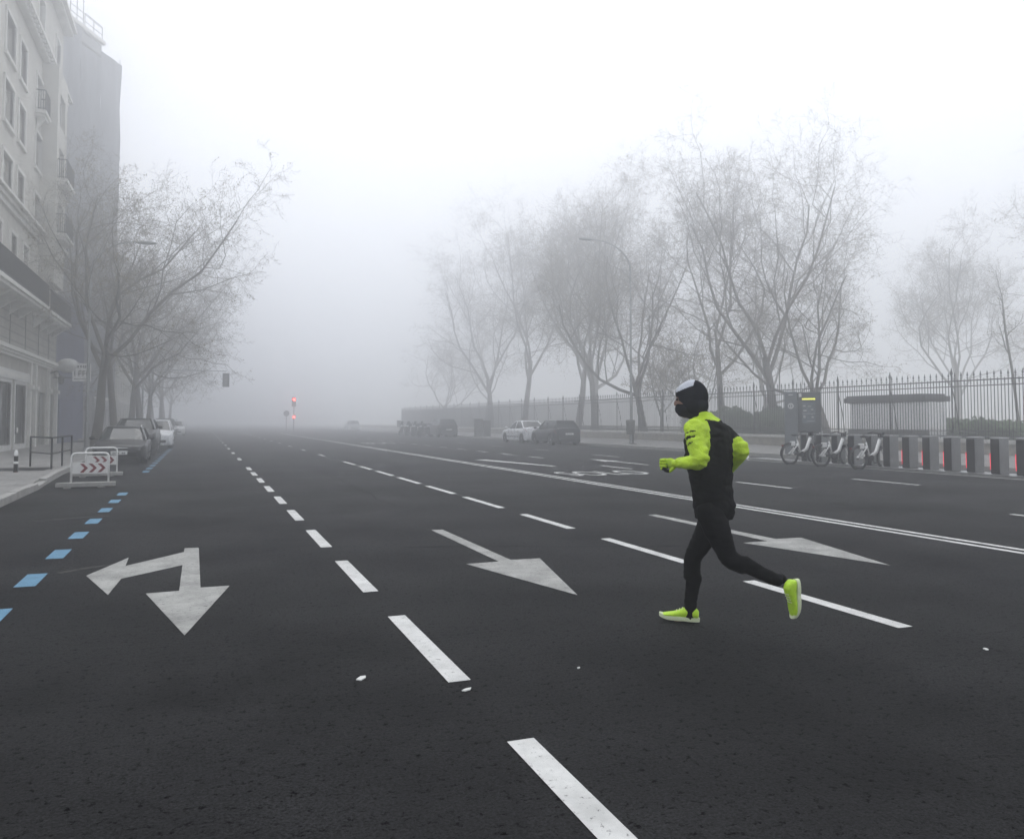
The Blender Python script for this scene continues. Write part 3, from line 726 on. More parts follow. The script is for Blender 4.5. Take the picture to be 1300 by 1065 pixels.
TV['bushy'] = grow(83, 6.5, 1.6, 0.12, spread=0.8, limbs=6, up=0.25, levels=4, kids=(7, 6, 6, 4), leaf=1.6)
def tree(kind, x, y, rz, sc, label, name='plane_tree', group=None, z=0.14, seed_col=None):
    o = empty(name, (x, y, z), rz); o.scale = sc if hasattr(sc, '__len__') else (sc, sc, sc)
    tag(o, label, 'tree', group)
    for nm, me in zip(('trunk', 'crown'), TV[kind]):
        c_ = bpy.data.objects.new(nm, me); COL.objects.link(c_); c_.parent = o
    return o
GP = 'bare plane trees in the park behind the fence'; GS = 'bare street trees along the left pavement'
tree('tall', 34, 42.6, R(20), 1.09, 'tallest bare tree, behind the fence left of the flat-roofed kiosk', group=GP)
tree('tall2', 35, 49.5, R(200), (1, 1, 1.08), 'bare tree with a leaning trunk rising behind the runner head', group=GP)
tree('wide', 34.5, 38.4, R(0), (0.84, 0.84, 0.84), 'spreading bare tree with its trunk just right of the bike station terminal', group=GP)
tree('wide', 31.3, 54.3, R(35), (1.0, 1.0, 1.12), 'bare tree with thick forked trunk directly behind the curved street lamp', group=GP)
tree('tall2', 33, 66, R(90), (1.15, 1.15, 1.22), 'bare tree rising behind the black hatchback', group=GP)
tree('tall', 36, 76, R(140), (1.3, 1.3, 1.34), 'foggy bare tree rising behind the white sedan', group=GP)
tree('tall2', 34, 86, R(310), (1.35, 1.35, 1.36), 'foggy bare tree between the sedan and the dark car by the bin', group=GP)
tree('wide', 40, 80, R(250), (1.5, 1.5, 1.7), 'foggy wide tree, second row behind the white sedan', group=GP)
tree('tall', 34, 97, R(60), (1.3, 1.3, 1.3), 'very faint tree behind the parked motorcycles', group=GP)
tree('tall2', 37, 108, R(10), 1.0, 'very faint tree left of the parked motorcycles', group=GP)
tree('wide', 34, 122, R(170), 1.0, 'almost invisible tree at the far left end of the fence', group=GP)
tree('tall2', 58, 50, R(33), 0.92, 'foggy tree far back in the park just left of the thin sapling', group=GP)
tree('wide', 64, 45, R(80), 1.1, 'broad foggy tree far back in the park near the right edge', group=GP)
tree('tall', 70, 60, R(230), 1.0, 'faintest tree in the park near the right edge, behind the others', group=GP)
tree('tall', 50.5, 31.5, R(150), 1.12, 'bare tree whose branches reach in at the upper right corner', group=GP)
tree('wide', 46, 60, R(190), 0.95, 'foggy tree in the park behind the tallest bare tree', group=GP)
tree('sapling', 34.5, 26.4, R(0), 1.0, 'thin bare sapling behind the fence near the right edge', name='young_tree')
tree('bushy', 32.5, 49.0, R(40), (1.25, 1.25, 1.3), 'low tree with brownish leaves left of the runner head', name='small_tree')
tree('bushy', 35, 58, R(140), (1.3, 1.3, 1.3), 'low leafy tree farther along the fence near the street lamp', name='small_tree')
st = [(44, 'street', 8, 1.0, 'nearest street tree with thick trunk beside the black estate car'), (53, 'street2', 10, 0.98, 'second street tree from the camera on the left pavement'),
      (62.5, 'street', 35, 1.0, 'third street tree, limb arching over the road'), (71.5, 'street2', -20, 1.05, 'fourth street tree on the left pavement'),
      (82, 'street', 15, 1.0, 'fifth street tree, faint'), (93, 'street2', 40, 1.0, 'sixth street tree, fainter'), (106, 'street', -25, 1.0, 'seventh street tree in dense fog'),
      (120, 'street2', 5, 1.0, 'eighth street tree in dense fog'), (136, 'street', 20, 1.0, 'last visible street tree at the far end of the left pavement')]
for (y, k_, rz, sc, lb) in st: tree(k_, -4.7 + (0.1 if y > 60 else 0), y, R(rz), sc, lb, group=GS, z=0.1)

# hedges and bushes in the park (uncountable leaf mass)
def hedge(x0, x1, y0, y1, h, n, label, sd):
    rnd = random.Random(sd); b = MB()
    for i in range(n):
        x = rnd.uniform(x0, x1); y = rnd.uniform(y0, y1)
        hh = h * (0.75 + 0.35 * noise.noise(Vector((x * 0.6, y * 0.6, sd))) + 0.15 * noise.noise(Vector((x * 2, y * 2, 5))))
        z = hh * (rnd.random() ** 0.6) + 0.1
        s = 0.06 + 0.07 * rnd.random(); a = Vector((rnd.gauss(0, 1), rnd.gauss(0, 1), rnd.gauss(0, 0.6))).normalized(); c_ = a.orthogonal().normalized()
        o_ = Vector((x, y, z)); b.add([o_ - a * s, o_ + c_ * s * 0.7, o_ + a * s, o_ - c_ * s * 0.7], [(0, 1, 2, 3)])
    o = b.build('hedge', M_HEDGE); tag(o, label, 'hedge', kind=None); return o
hedge(31.2, 33.4, 17, 27, 1.55, 26000, 'dark green hedge behind the fence at the right edge', 3)
hedge(32, 34.5, 40, 50.5, 2.3, 26000, 'green shrubs behind the fence right of the runner', 8)
hedge(33.6, 34.8, 27.5, 35, 1.7, 9000, 'low shrubs behind the flat-roofed kiosk', 9)

# ------------------------------------------------------------------ park wall and iron fence
W_ = MB(); W_.b2(28.85, 29.3, -20, 160, 0.1, 0.56)
pw = tag(W_.build('stone_wall', M_STONE), 'low rough stone wall under the iron park fence', 'wall')
y = -20.0; W_ = MB()
while y < 160:
    ln = 1.5 if 8 < y < 70 else 9.0
    W_.b2(28.76, 29.38, y + 0.004, y + ln - 0.004, 0.56, 0.69); y += ln
W_.build('coping', M_CAP, pw)
FX = 29.07
FN = empty('iron_fence', (FX, 0, 0.69)); tag(FN, 'tall black iron railing with spear points along the park', 'fence')
def spear(b, y, z, s=1.0):
    # flattened spear head
    b.tube([(0, y, z - 0.02), (0, y, z + 0.04 * s), (0, y, z + 0.09 * s), (0, y, z + 0.24 * s)], [0.012, 0.018, 0.042 * s, 0.003], 4, cap=False)
    b.box((0, y, z + 0.0), (0.03, 0.085 * s, 0.02))
tall = MB(); low = MB(); y = 8.0
i = 0
while y < 125:
    far = y > 62
    stp = 0.15
    if i % 2 == 0:
        tall.tube([(0, y, 0.02), (0, y, 2.52)], 0.022, 4, cap=False); 
        if not far: spear(tall, y, 2.5, 1.1)
        else: tall.tube([(0, y, 2.5), (0, y, 2.6), (0, y, 2.76)], [0.014, 0.035, 0.004], 3, cap=False)
    else:
        tall.tube([(0, y, 0.02), (0, y, 2.3)], 0.020, 4, cap=False)
        if not far: spear(tall, y, 2.28, 0.8)
    if not far:   # short dog bars along the bottom
        low.tube([(0.0, y + 0.075, 0.02), (0, y + 0.075, 0.30), (0, y + 0.075, 0.42)], [0.010, 0.012, 0.002], 4, cap=False)
    y += stp; i += 1
o = tall.build('palings', M_IRON, FN); o['kind'] = 'stuff'
o = low.build('dog_bars', M_IRON, FN); o['kind'] = 'stuff'
r = MB(); r.b2(-0.02, 0.02, 8, 125, 2.36, 2.41); r.build('rail', M_IRON, FN)
r = MB(); r.b2(-0.02, 0.02, 8, 125, 2.14, 2.18); r.build('rail', M_IRON, FN)
r = MB(); r.b2(-0.02, 0.02, 8, 125, 0.10, 0.15); r.build('rail', M_IRON, FN)
r = MB(); r.b2(-0.015, 0.015, 8, 125, 0.33, 0.36); r.build('rail', M_IRON, FN)
pm = MB(); pm.tube([(0, 0, 0), (0, 0, 2.62), (0, 0, 2.7), (0, 0, 2.95)], [0.035, 0.032, 0.06, 0.006], 6)
pm.tube([(0, 0, 2.2), (0.25, 0, 1.2), (0.42, 0, 0.02)], [0.02, 0.022, 0.024], 5); pmm = pm.mesh('fence_post', M_IRON)
for yy in [9 + 3.25 * i for i in range(36)]:
    q_ = bpy.data.objects.new('post', pmm); COL.objects.link(q_); q_.parent = FN; q_.location = (0, yy, 0)

# kiosk behind the fence
KS = empty('kiosk', (31.0, 27.6, 0.16), 0); tag(KS, 'white kiosk with a flat dark overhanging roof behind the fence', 'kiosk')
b = MB(); b.b2(-0.25, 0.8, 0.35, 5.1, 0.0, 2.14); b.build('body', mat('kiosk_white', (0.82, 0.82, 0.82), 0.6, var=0.04), KS)
b = MB()
y = 0.4
while y < 5.0: b.b2(-0.258, -0.251, y, y + 0.09, 0.85, 2.05); y += 0.14
b.build('shutter', mat('kiosk_white', (0.82, 0.82, 0.82)), KS)
b = MB()
for x0, x1, y0, y1, z0, z1 in [(-0.36, 1.2, 0.45, 5.45, 2.17, 2.42), (-0.35, 1.05, 0.6, 5.3, 2.42, 2.52), (-0.3, 1.0, 0.6, 5.2, 2.141, 2.169)]: b.b2(x0, x1, y0, y1, z0, z1)
b.build('roof', mat('dark_roof', (0.015, 0.015, 0.018), 0.7, spec=0.15), KS, bevel=0.03)
b = MB(); b.b2(-0.42, -0.285, 0.3, 5.15, 0.62, 0.84); b.b2(-0.3, -0.254, 0.35, 5.1, 0.0, 0.62); b.build('counter', M_DFRAME, KS)

# ------------------------------------------------------------------ bike station: terminal, docks, bikes
TT = empty('terminal', (21.9, 25.9, 0.1)); tag(TT, 'tall grey bike station terminal with a lit yellow strip and map screen', 'terminal')
TT.rotation_euler = (0, 0, R(-42))
b = MB(); b.b2(-0.62, -0.14, -0.16, 0.16, 0.0, 2.48); b.build('side_panel', mat('terminal_grey', (0.12, 0.13, 0.14), 0.5, 0.2), TT, bevel=0.02)
b = MB(); b.b2(-0.13, 0.72, -0.13, 0.13, 0.9, 2.46); b.b2(-0.05, 0.64, -0.1, 0.1, 0.0, 0.9); b.build('body', mat('terminal_dark', (0.035, 0.04, 0.045), 0.45), TT, bevel=0.02)
b = MB(); b.b2(0.04, 0.52, -0.15, -0.131, 2.16, 2.215); b.build('light_strip', M_YEL, TT)
b = MB(); b.b2(0.04, 0.52, -0.142, -0.131, 1.25, 2.05); sc_ = b.build('screen', mat('screen_glass', (0.10, 0.12, 0.14), 0.15, var=0.5, scale=9), TT)
b = MB()
for (x, z, ww, hh) in [(0.28, 1.62, 0.46, 0.02), (0.36, 1.33, 0.3, 0.02), (0.12, 1.92, 0.1, 0.05), (0.3, 1.9, 0.12, 0.03), (0.14, 1.74, 0.12, 0.05), (0.4, 1.78, 0.1, 0.04), (0.12, 1.5, 0.08, 0.1), (0.42, 1.48, 0.08, 0.06)]:
    b.box((x, -0.146, z), (ww, 0.006, hh))
b.build('printed_map', mat('print', (0.4, 0.4, 0.38), 0.6, var=0.3, scale=12), TT)
b = MB(); b.lathe([(0.10, 0), (0.11, 0.01)], 20, (-0.38, -0.172, 1.92), axis='Y'); em = b.build('emblem', M_PLATE, TT)
b = MB(); b.lathe([(0.07, 0), (0.07, 0.006)], 20, (-0.38, -0.178, 1.92), axis='Y'); b.build('emblem_ring', mat('terminal_grey2', (0.12, 0.13, 0.14), 0.5), em)
b = MB(); b.box((-0.38, -0.186, 1.92), (0.03, 0.006, 0.11)); b.box((-0.38, -0.165, 2.36), (0.16, 0.006, 0.03)); b.build('logo_mark', M_PLATE, TT)
b = MB(); b.box((-0.03, -0.14, 2.34), (0.1, 0.02, 0.14)); b.build('notice', M_PLATE, TT)
# small pale post behind the terminal
b = MB(); b.tube([(0, 0, 0), (0, 0, 1.65)], 0.13, 8); b.lathe([(0.2, 0), (0.2, 0.1), (0.1, 0.14)], 10, (0, 0, 1.6)); 
tag(b.build('stone_post', M_CAP, loc=(25.0, 28.6, 0.12)), 'short pale post just right of the terminal', 'post')

pb = MB(); y = 11.2
while y < 24.6: pb.b2(19.12, 19.95, y + 0.01, y + 1.43, 0.0, 0.06); y += 1.44
tag(pb.build('station_base', M_STEEL), 'pale metal base plates under the row of bike docks', 'base')

def make_dock():
    D = empty('bike_dock', (0, 0, 0.06))
    b = MB()   # rounded slab
    b.prism([(0, 0.0), (0.34, 0.0), (0.34, 0.26), (0, 0.26)], 0, 0.93)
    b.build('body', M_DOCK, D, bevel=0.02)
    b = MB(); b.b2(-0.022, -0.001, 0.008, 0.252, 0.02, 0.905); b.build('face_plate', M_BLACK, D, bevel=0.006)
    b = MB(); b.b2(-0.01, 0.35, -0.01, 0.27, 0.932, 0.955); b.build('cap', M_STEEL, D, bevel=0.008)
    b = MB(); b.b2(0.03, 0.10, 0.262, 0.30, 0.10, 0.60); b.build('lock_arm', M_STEEL, D, bevel=0.01)
    b = MB(); b.b2(0.0, 0.016, 0.272, 0.288, 0.12, 0.54); b.build('status_light', M_RED, D)
    return D
dk0 = make_dock(); GD = 'bike docks in the row along the kerb'
names = ['rightmost bike dock, cut by the right edge of the photo, red light', 'second bike dock from the right edge, red light', 'third bike dock from the right edge, red light', 'fourth bike dock from the right edge, red light',
         'fifth bike dock from the right edge, red light', 'sixth bike dock from the right edge, red and green light', 'seventh dock from the right, just right of the nearest white bike', 'dock holding the nearest white bike', 'eighth free dock, between the nearest and the middle bike',
         'dock holding the middle white bike', 'dock seen between the middle and the farthest bike', 'dock holding the farthest white bike', 'last dock at the terminal end of the row']
for i in range(13):
    o = dk0 if i == 0 else copy_tree(dk0)
    o.location = (19.27, 14.62 - 0.72 + i * 0.72, 0.06); tag(o, names[i], 'bike dock', GD)
    if i >= 7:
        for ch in children(o):
            if ch.name.startswith('status_light'): bpy.data.objects.remove(ch)

def make_bike():
    B = empty('bicycle', (0, 0, 0)); WR = 0.335; WB = 1.08
    def wheel(x):
        t = MB(); t.tube([(x + WR * math.cos(a), 0, WR + WR * math.sin(a)) for a in [2 * PI * i / 28 for i in range(28)]], 0.034, 6, closed=True)
        wo = t.build('wheel', M_RUB, B)
        t = MB(); r2 = WR - 0.035; t.tube([(x + r2 * math.cos(a), 0, WR + r2 * math.sin(a)) for a in [2 * PI * i / 28 for i in range(28)]], 0.012, 4, closed=True); t.build('rim', M_BLACK, wo)
        t = MB()
        for i in range(18): a = 2 * PI * i / 18; t.tube([(x, 0.02 * (-1) ** i, WR), (x + r2 * math.cos(a), 0, WR + r2 * math.sin(a))], 0.0025, 3)
        t.cyl((x, 0, WR), 0.045, 0.1, 10, axis='Y'); t.build('spokes', M_STEEL, wo)
    wheel(0); wheel(WB)
    f = MB()
    f.tube([(0.44, 0, 0.36), (0.70, 0, 0.50), (0.86, 0, 0.88)], [0.055, 0.055, 0.05], 8)      # thick sloping down tube
    f.tube([(0.44, 0, 0.36), (0.30, 0, 0.80)], 0.026, 8)
    for s_ in (-0.06, 0.06):
        f.tube([(0, s_, WR), (0.44, s_ * 0.4, 0.33)], 0.024, 6); f.tube([(0, s_, WR), (0.33, s_ * 0.4, 0.68)], 0.022, 6)
    f.build('frame', M_WBIKE, B, smooth=True)
    f = MB(); 
    for s_ in (-0.055, 0.055): f.tube([(WB, s_, WR), (0.93, s_, 0.68)], 0.016, 6)
    f.box((0.925, 0, 0.69), (0.05, 0.14, 0.04)); f.tube([(0.925, 0, 0.68), (0.86, 0, 1.02)], 0.02, 6); f.build('fork', M_STEEL, B)
    f = MB(); f.tube([(0.30, 0, 0.78), (0.26, 0, 0.94)], 0.015, 6); f.build('seat_post', M_STEEL, B)
    f = MB(); f.ell((0.22, 0, 0.965), (0.14, 0.085, 0.035), n=12, m=7); f.ell((0.34, 0, 0.96), (0.09, 0.03, 0.025), n=8, m=6); f.build('saddle', M_BLACK, B, smooth=True)
    f = MB(); f.tube([(0.72, -0.29, 1.07), (0.80, -0.2, 1.10), (0.88, -0.06, 1.05), (0.88, 0.06, 1.05), (0.80, 0.2, 1.10), (0.72, 0.29, 1.07)], 0.014, 6)
    f.box((0.9, 0, 1.0), (0.1, 0.14, 0.12)); hb_ = f.build('handlebar', M_BLACK, B)
    f = MB(); f.tube([(0.80, -0.24, 1.09), (0.70, -0.31, 1.065)], 0.02, 6); f.tube([(0.80, 0.24, 1.09), (0.70, 0.31, 1.065)], 0.02, 6); f.build('grips', M_RUB, hb_)
    def fender(x, a0, a1, nm, m):
        f_ = MB(); n = 10; vs = []
        for i in range(n + 1):
            a = a0 + (a1 - a0) * i / n
            for rr_ in (WR + 0.037, WR + 0.055):
                for yy in (-0.032, 0.032): vs.append((x + rr_ * math.cos(a), yy, WR + rr_ * math.sin(a)))
        fs = []
        for i in range(n):
            q = i * 4; fs += [(q, q + 4, q + 5, q + 1), (q + 2, q + 3, q + 7, q + 6), (q, q + 2, q + 6, q + 4), (q + 1, q + 5, q + 7, q + 3)]
        f_.add(vs, fs); f_.build(nm, m, B)
    fender(0, R(25), R(190), 'fender', M_BLACK); fender(WB, R(40), R(150), 'fender', M_BLACK)
    f = MB(); f.prism([(-0.2, -0.045), (0.12, -0.045), (0.12, 0.045), (-0.2, 0.045)], 0.60, 0.76); bt = f.build('battery_case', M_WBIKE, B, bevel=0.02)
    bt.location = (0.14, 0, 0.0); bt.scale = (0.55, 1, 1)
    f = MB(); f.cyl((0.44, 0.0, 0.33), 0.07, 0.12, 14, axis='Y'); f.cyl((0.44, -0.075, 0.33), 0.095, 0.008, 20, axis='Y'); f.box((0.3, -0.075, 0.34), (0.36, 0.01, 0.07)); f.build('crankset', M_BLACK, B)
    f = MB(); f.tube([(0.44, -0.09, 0.33), (0.52, -0.10, 0.19)], 0.01, 5); f.box((0.53, -0.15, 0.19), (0.09, 0.1, 0.02)); f.tube([(0.44, 0.09, 0.33), (0.36, 0.10, 0.47)], 0.01, 5); f.box((0.35, 0.15, 0.47), (0.09, 0.1, 0.02)); f.build('pedals', M_BLACK, B)
    f = MB(); f.box((-0.30, 0, 0.62), (0.03, 0.07, 0.05)); f.build('tail_light', M_TAIL, B)
    f = MB(); f.ell((0.97, 0, 0.93), (0.04, 0.04, 0.04), n=8, m=6); f.build('headlight', M_HEADL, B, smooth=True)
    return B
bk0 = make_bike(); GB = 'white electric hire bikes parked in the docks'
for i, (x, y, lb, rz) in enumerate([(18.38, 19.27, 'nearest white hire bicycle, rightmost of the three', 2), (18.4, 20.87, 'middle white hire bicycle of the three', -1), (18.42, 22.37, 'farthest white hire bicycle, beside the terminal', 1)]):
    o = bk0 if i == 0 else copy_tree(bk0)
    o.location = (x, y, 0.0); o.rotation_euler = (0, 0, R(rz)); tag(o, lb, 'bicycle', GB)

# ------------------------------------------------------------------ street lamps, bins, signals
def lamp(x, y, label, group, rz=PI, H=10.1, reach=3.1, bin_=True):
    Lm = empty('street_lamp', (x, y, 0.12), rz); tag(Lm, label, 'street lamp', group)
    b = MB(); pts = [(0, 0, 0), (0, 0, 1.2), (0, 0, 1.25), (0, 0, H)]; b.tube(pts, [0.10, 0.10, 0.075, 0.05], 10)
    b.lathe([(0.17, 0), (0.16, 0.08), (0.12, 0.14), (0.11, 0.5)], 12); b.build('pole', M_POLE, Lm, smooth=False)
    b = MB(); pts = []
    for i in range(11):
        t = i / 10 * PI * 0.52; pts.append(((1 - math.cos(t)) * reach * 0.78, 0, H + math.sin(t) * 1.55))
    b.tube(pts, [0.05 - 0.0015 * i for i in range(11)], 8); b.build('arm', M_POLE, Lm, smooth=True)
    e = pts[-1]; b = MB(); b.ell((e[0] + 0.35, 0, e[2] - 0.02), (0.46, 0.16, 0.09), n=14, m=8); b.build('lamp_head', M_DOCK, Lm, smooth=True)
    return Lm
GL = 'street lamps along the park pavement'
lamp(23.2, 41.76, 'tall curved street lamp just left of the runner', GL, R(182))

L2 = lamp(-4.75, 41.0, 'pale street lamp rising in front of the nearest street tree', 'street lamps on the left pavement', R(-10), 7.9, 2.4)
def bin_(x, y, label, big=False):
    Bn = empty('litter_bin', (x, y, 0.12)); tag(Bn, label, 'litter bin', 'litter bins along the park pavement')
    s_ = 1.0
    b = MB(); b.lathe([(0.20, 0.55), (0.235, 0.6), (0.25, 1.2), (0.27, 1.24), (0.27, 1.34), (0.2, 1.38)], 14); b.build('bin_body', M_DFRAME, Bn)
    b = MB(); b.cyl((0.16, 0, 0.35), 0.04, 0.7, 8); b.box((0.16, 0, 0.02), (0.3, 0.3, 0.04)); b.build('foot', M_IRON, Bn)
    return Bn
bin_(22.95, 41.4, 'dark litter bin at the foot of the curved street lamp'); bin_(23.0, 100.3, 'faint litter bin under the farthest lamp')
# information column behind the dark car
b = MB(); b.lathe([(0.42, 0), (0.42, 0.1), (0.36, 0.15), (0.36, 1.35), (0.42, 1.4), (0.40, 1.5)], 14); b.b2(0.45, 1.0, -0.3, 0.3, 0, 1.35)
tag(b.build('recycling_bin', M_DFRAME, loc=(22.2, 66.6, 0.12)), 'dark square recycling container beside the dark car', 'container')

def signal_head(b, h, z, m=0):
    b.b2(-0.14, 0.14, -0.10, 0.12, z, z + h)
TL = empty('traffic_light', (10.7, 104, 0)); tag(TL, 'traffic light showing red at the end of the double line', 'traffic light')
b = MB(); b.tube([(0, 0.05, 0), (0, 0.05, 4.0)], 0.055, 8); b.build('pole', M_DFRAME, TL)
b = MB(); b.b2(-0.15, 0.15, -0.12, 0.1, 3.3, 4.25); b.b2(-0.24, 0.24, 0.1, 0.12, 3.2, 4.35); hd_ = b.build('signal_head', M_BLACK, TL)
b = MB(); b.cyl((0, -0.13, 4.05), 0.15, 0.03, 16, axis='Y'); b.build('red_light', M_SIGRED, TL)
b = MB(); b.cyl((0, -0.15, 3.72), 0.1, 0.02, 16, axis='Y'); b.cyl((0, -0.15, 3.44), 0.1, 0.02, 16, axis='Y'); b.build('dark_lenses', M_DFRAME, hd_)
b = MB(); b.b2(-0.1, 0.1, -0.1, 0.08, 1.55, 2.05); b.build('repeater', M_BLACK, TL)
b = MB(); b.cyl((0, -0.11, 1.9), 0.12, 0.03, 12, axis='Y'); b.build('repeater_light', M_SIGRED, TL)
b = MB(); b.tube([(0, 0, 0), (0, 0, 2.0)], 0.04, 6); b.lathe([(0.36, 0), (0.36, 0.03)], 18, (0, -0.06, 2.35), axis='Y')
SGN = b.build('round_sign', M_DFRAME, loc=(10.0, 106, 0)); tag(SGN, 'round road sign on a thin post left of the red traffic light', 'sign')
T2_ = empty('traffic_light', (-4.4, 72, 0.1)); tag(T2_, 'dark traffic light hanging from a long arm over the left lanes', 'traffic light')
b = MB(); b.tube([(0, 0, 0), (0, 0, 5.2), (0.25, 0, 5.45), (6.35, 0, 5.45)], [0.08, 0.07, 0.06, 0.035], 8); b.build('mast_arm', M_POLE, T2_)
b = MB(); b.b2(6.15, 6.45, -0.12, 0.1, 4.25, 5.2); b.b2(6.03, 6.57, 0.10, 0.12, 4.15, 5.3); b.build('signal_head', M_BLACK, T2_)
b = MB()
for zz in (4.45, 4.73, 5.02): b.cyl((6.3, -0.14, zz), 0.1, 0.03, 14, axis='Y')
b.build('lenses', M_DFRAME, T2_)

# ------------------------------------------------------------------ left pavement furniture
def barrier(x, y, rz, label, chev, flip=False):
    Bq = empty('road_barrier', (x, y, 0), rz); tag(Bq, label, 'barrier', 'white road works barriers')
    b = MB(); b.prism([(-0.66, -0.05), (-0.42, -0.13), (0.5, -0.13), (0.5, 0.13), (-0.42, 0.13)], 0.035, 0.125)
    b.b2(-0.5, -0.36, -0.11, 0.11, 0.0, 0.034); b.b2(0.15, 0.3, -0.11, 0.11, 0.0, 0.034)
    b.build('base', M_CONC, Bq, bevel=0.01)
    b = MB(); W2 = 0.36; H2 = 0.75; r_ = 0.09
    pts = [(-W2, 0, 0.10), (-W2, 0, H2 - r_)] + [(-W2 + r_ - r_ * math.cos(t), 0, H2 - r_ + r_ * math.sin(t)) for t in [PI / 2 * i / 4 for i in range(1, 5)]]
    pts += [(W2 - r_ + r_ * math.sin(t), 0, H2 - r_ + r_ * math.cos(t)) for t in [PI / 2 * i / 4 for i in range(0, 5)]] + [(W2, 0, 0.10)]
    b.tube(pts, 0.022, 8); b.build('frame', M_WBIKE, Bq, smooth=True)
    b = MB(); b.b2(-W2 + 0.015, W2 - 0.015, -0.008, 0.008, 0.31, 0.55); pn = b.build('panel', M_PLATE, Bq)
    b = MB()
    for i in range(chev):
        x0 = -0.20 + i * 0.17
        P_ = [(x0, 0.335), (x0 + 0.07, 0.335), (x0 + 0.16, 0.43), (x0 + 0.07, 0.525), (x0, 0.525), (x0 + 0.09, 0.43)]
        n = len(P_); vs = [(a, -0.0085, c_) for a, c_ in P_] + [(a, -0.0125, c_) for a, c_ in P_]
        b.add(vs, [(0, 1, 2, 5), (5, 2, 3, 4), (n, n + 5, n + 2, n + 1), (n + 5, n + 4, n + 3, n + 2)] + [(k, (k + 1) % n, n + (k + 1) % n, n + k) for k in range(n)])
    b.build('chevrons', M_CHEV, pn)
barrier(-2.22, 19.85, R(4), 'nearest white barrier with faded red chevrons on a concrete base', 3)
barrier(-2.38, 23.6, R(3), 'rear white barrier with red chevrons, partly hidden by the nearer one', 3)
RL = empty('pavement_railing', (0, 0, 0.12)); tag(RL, 'dark U shaped pedestrian guard rail at the kerb corner', 'railing')
def rails(pts, name):
    b = MB()
    for a, c_ in zip(pts[:-1], pts[1:]):
        b.tube([(a[0], a[1], 0.86), (c_[0], c_[1], 0.86)], 0.025, 6); b.tube([(a[0], a[1], 0.42), (c_[0], c_[1], 0.42)], 0.02, 6)
    b.build('rails', M_IRON, RL)
    for a in pts:
        b = MB(); b.tube([(a[0], a[1], 0), (a[0], a[1], 0.87)], 0.028, 6); b.build('post', M_IRON, RL)
rails([(-4.6, 27.2), (-3.82, 25.6), (-3.80, 27.3), (-3.78, 29.0)], 'a')
BL = empty('bollard', (-4.45, 24.4, 0.12)); tag(BL, 'short black bollard with white bands on the left pavement', 'bollard')
b = MB(); b.lathe([(0.06, 0), (0.055, 0.05), (0.05, 0.40), (0.055, 0.42)], 10); b.build('post', M_BLACK, BL)
b = MB(); b.lathe([(0.0525, 0.22), (0.0535, 0.23), (0.0535, 0.27), (0.0525, 0.28)], 10); b.lathe([(0.045, 0.42), (0.05, 0.45), (0.045, 0.52), (0.02, 0.58)], 10); b.build('white_bands', M_WBIKE, BL)
b = MB(); b.b2(-5.6, -3.9, 25.0, 26.6, 0.122, 0.126); tag(b.build('pavement_patch', M_ASPH), kind='structure')

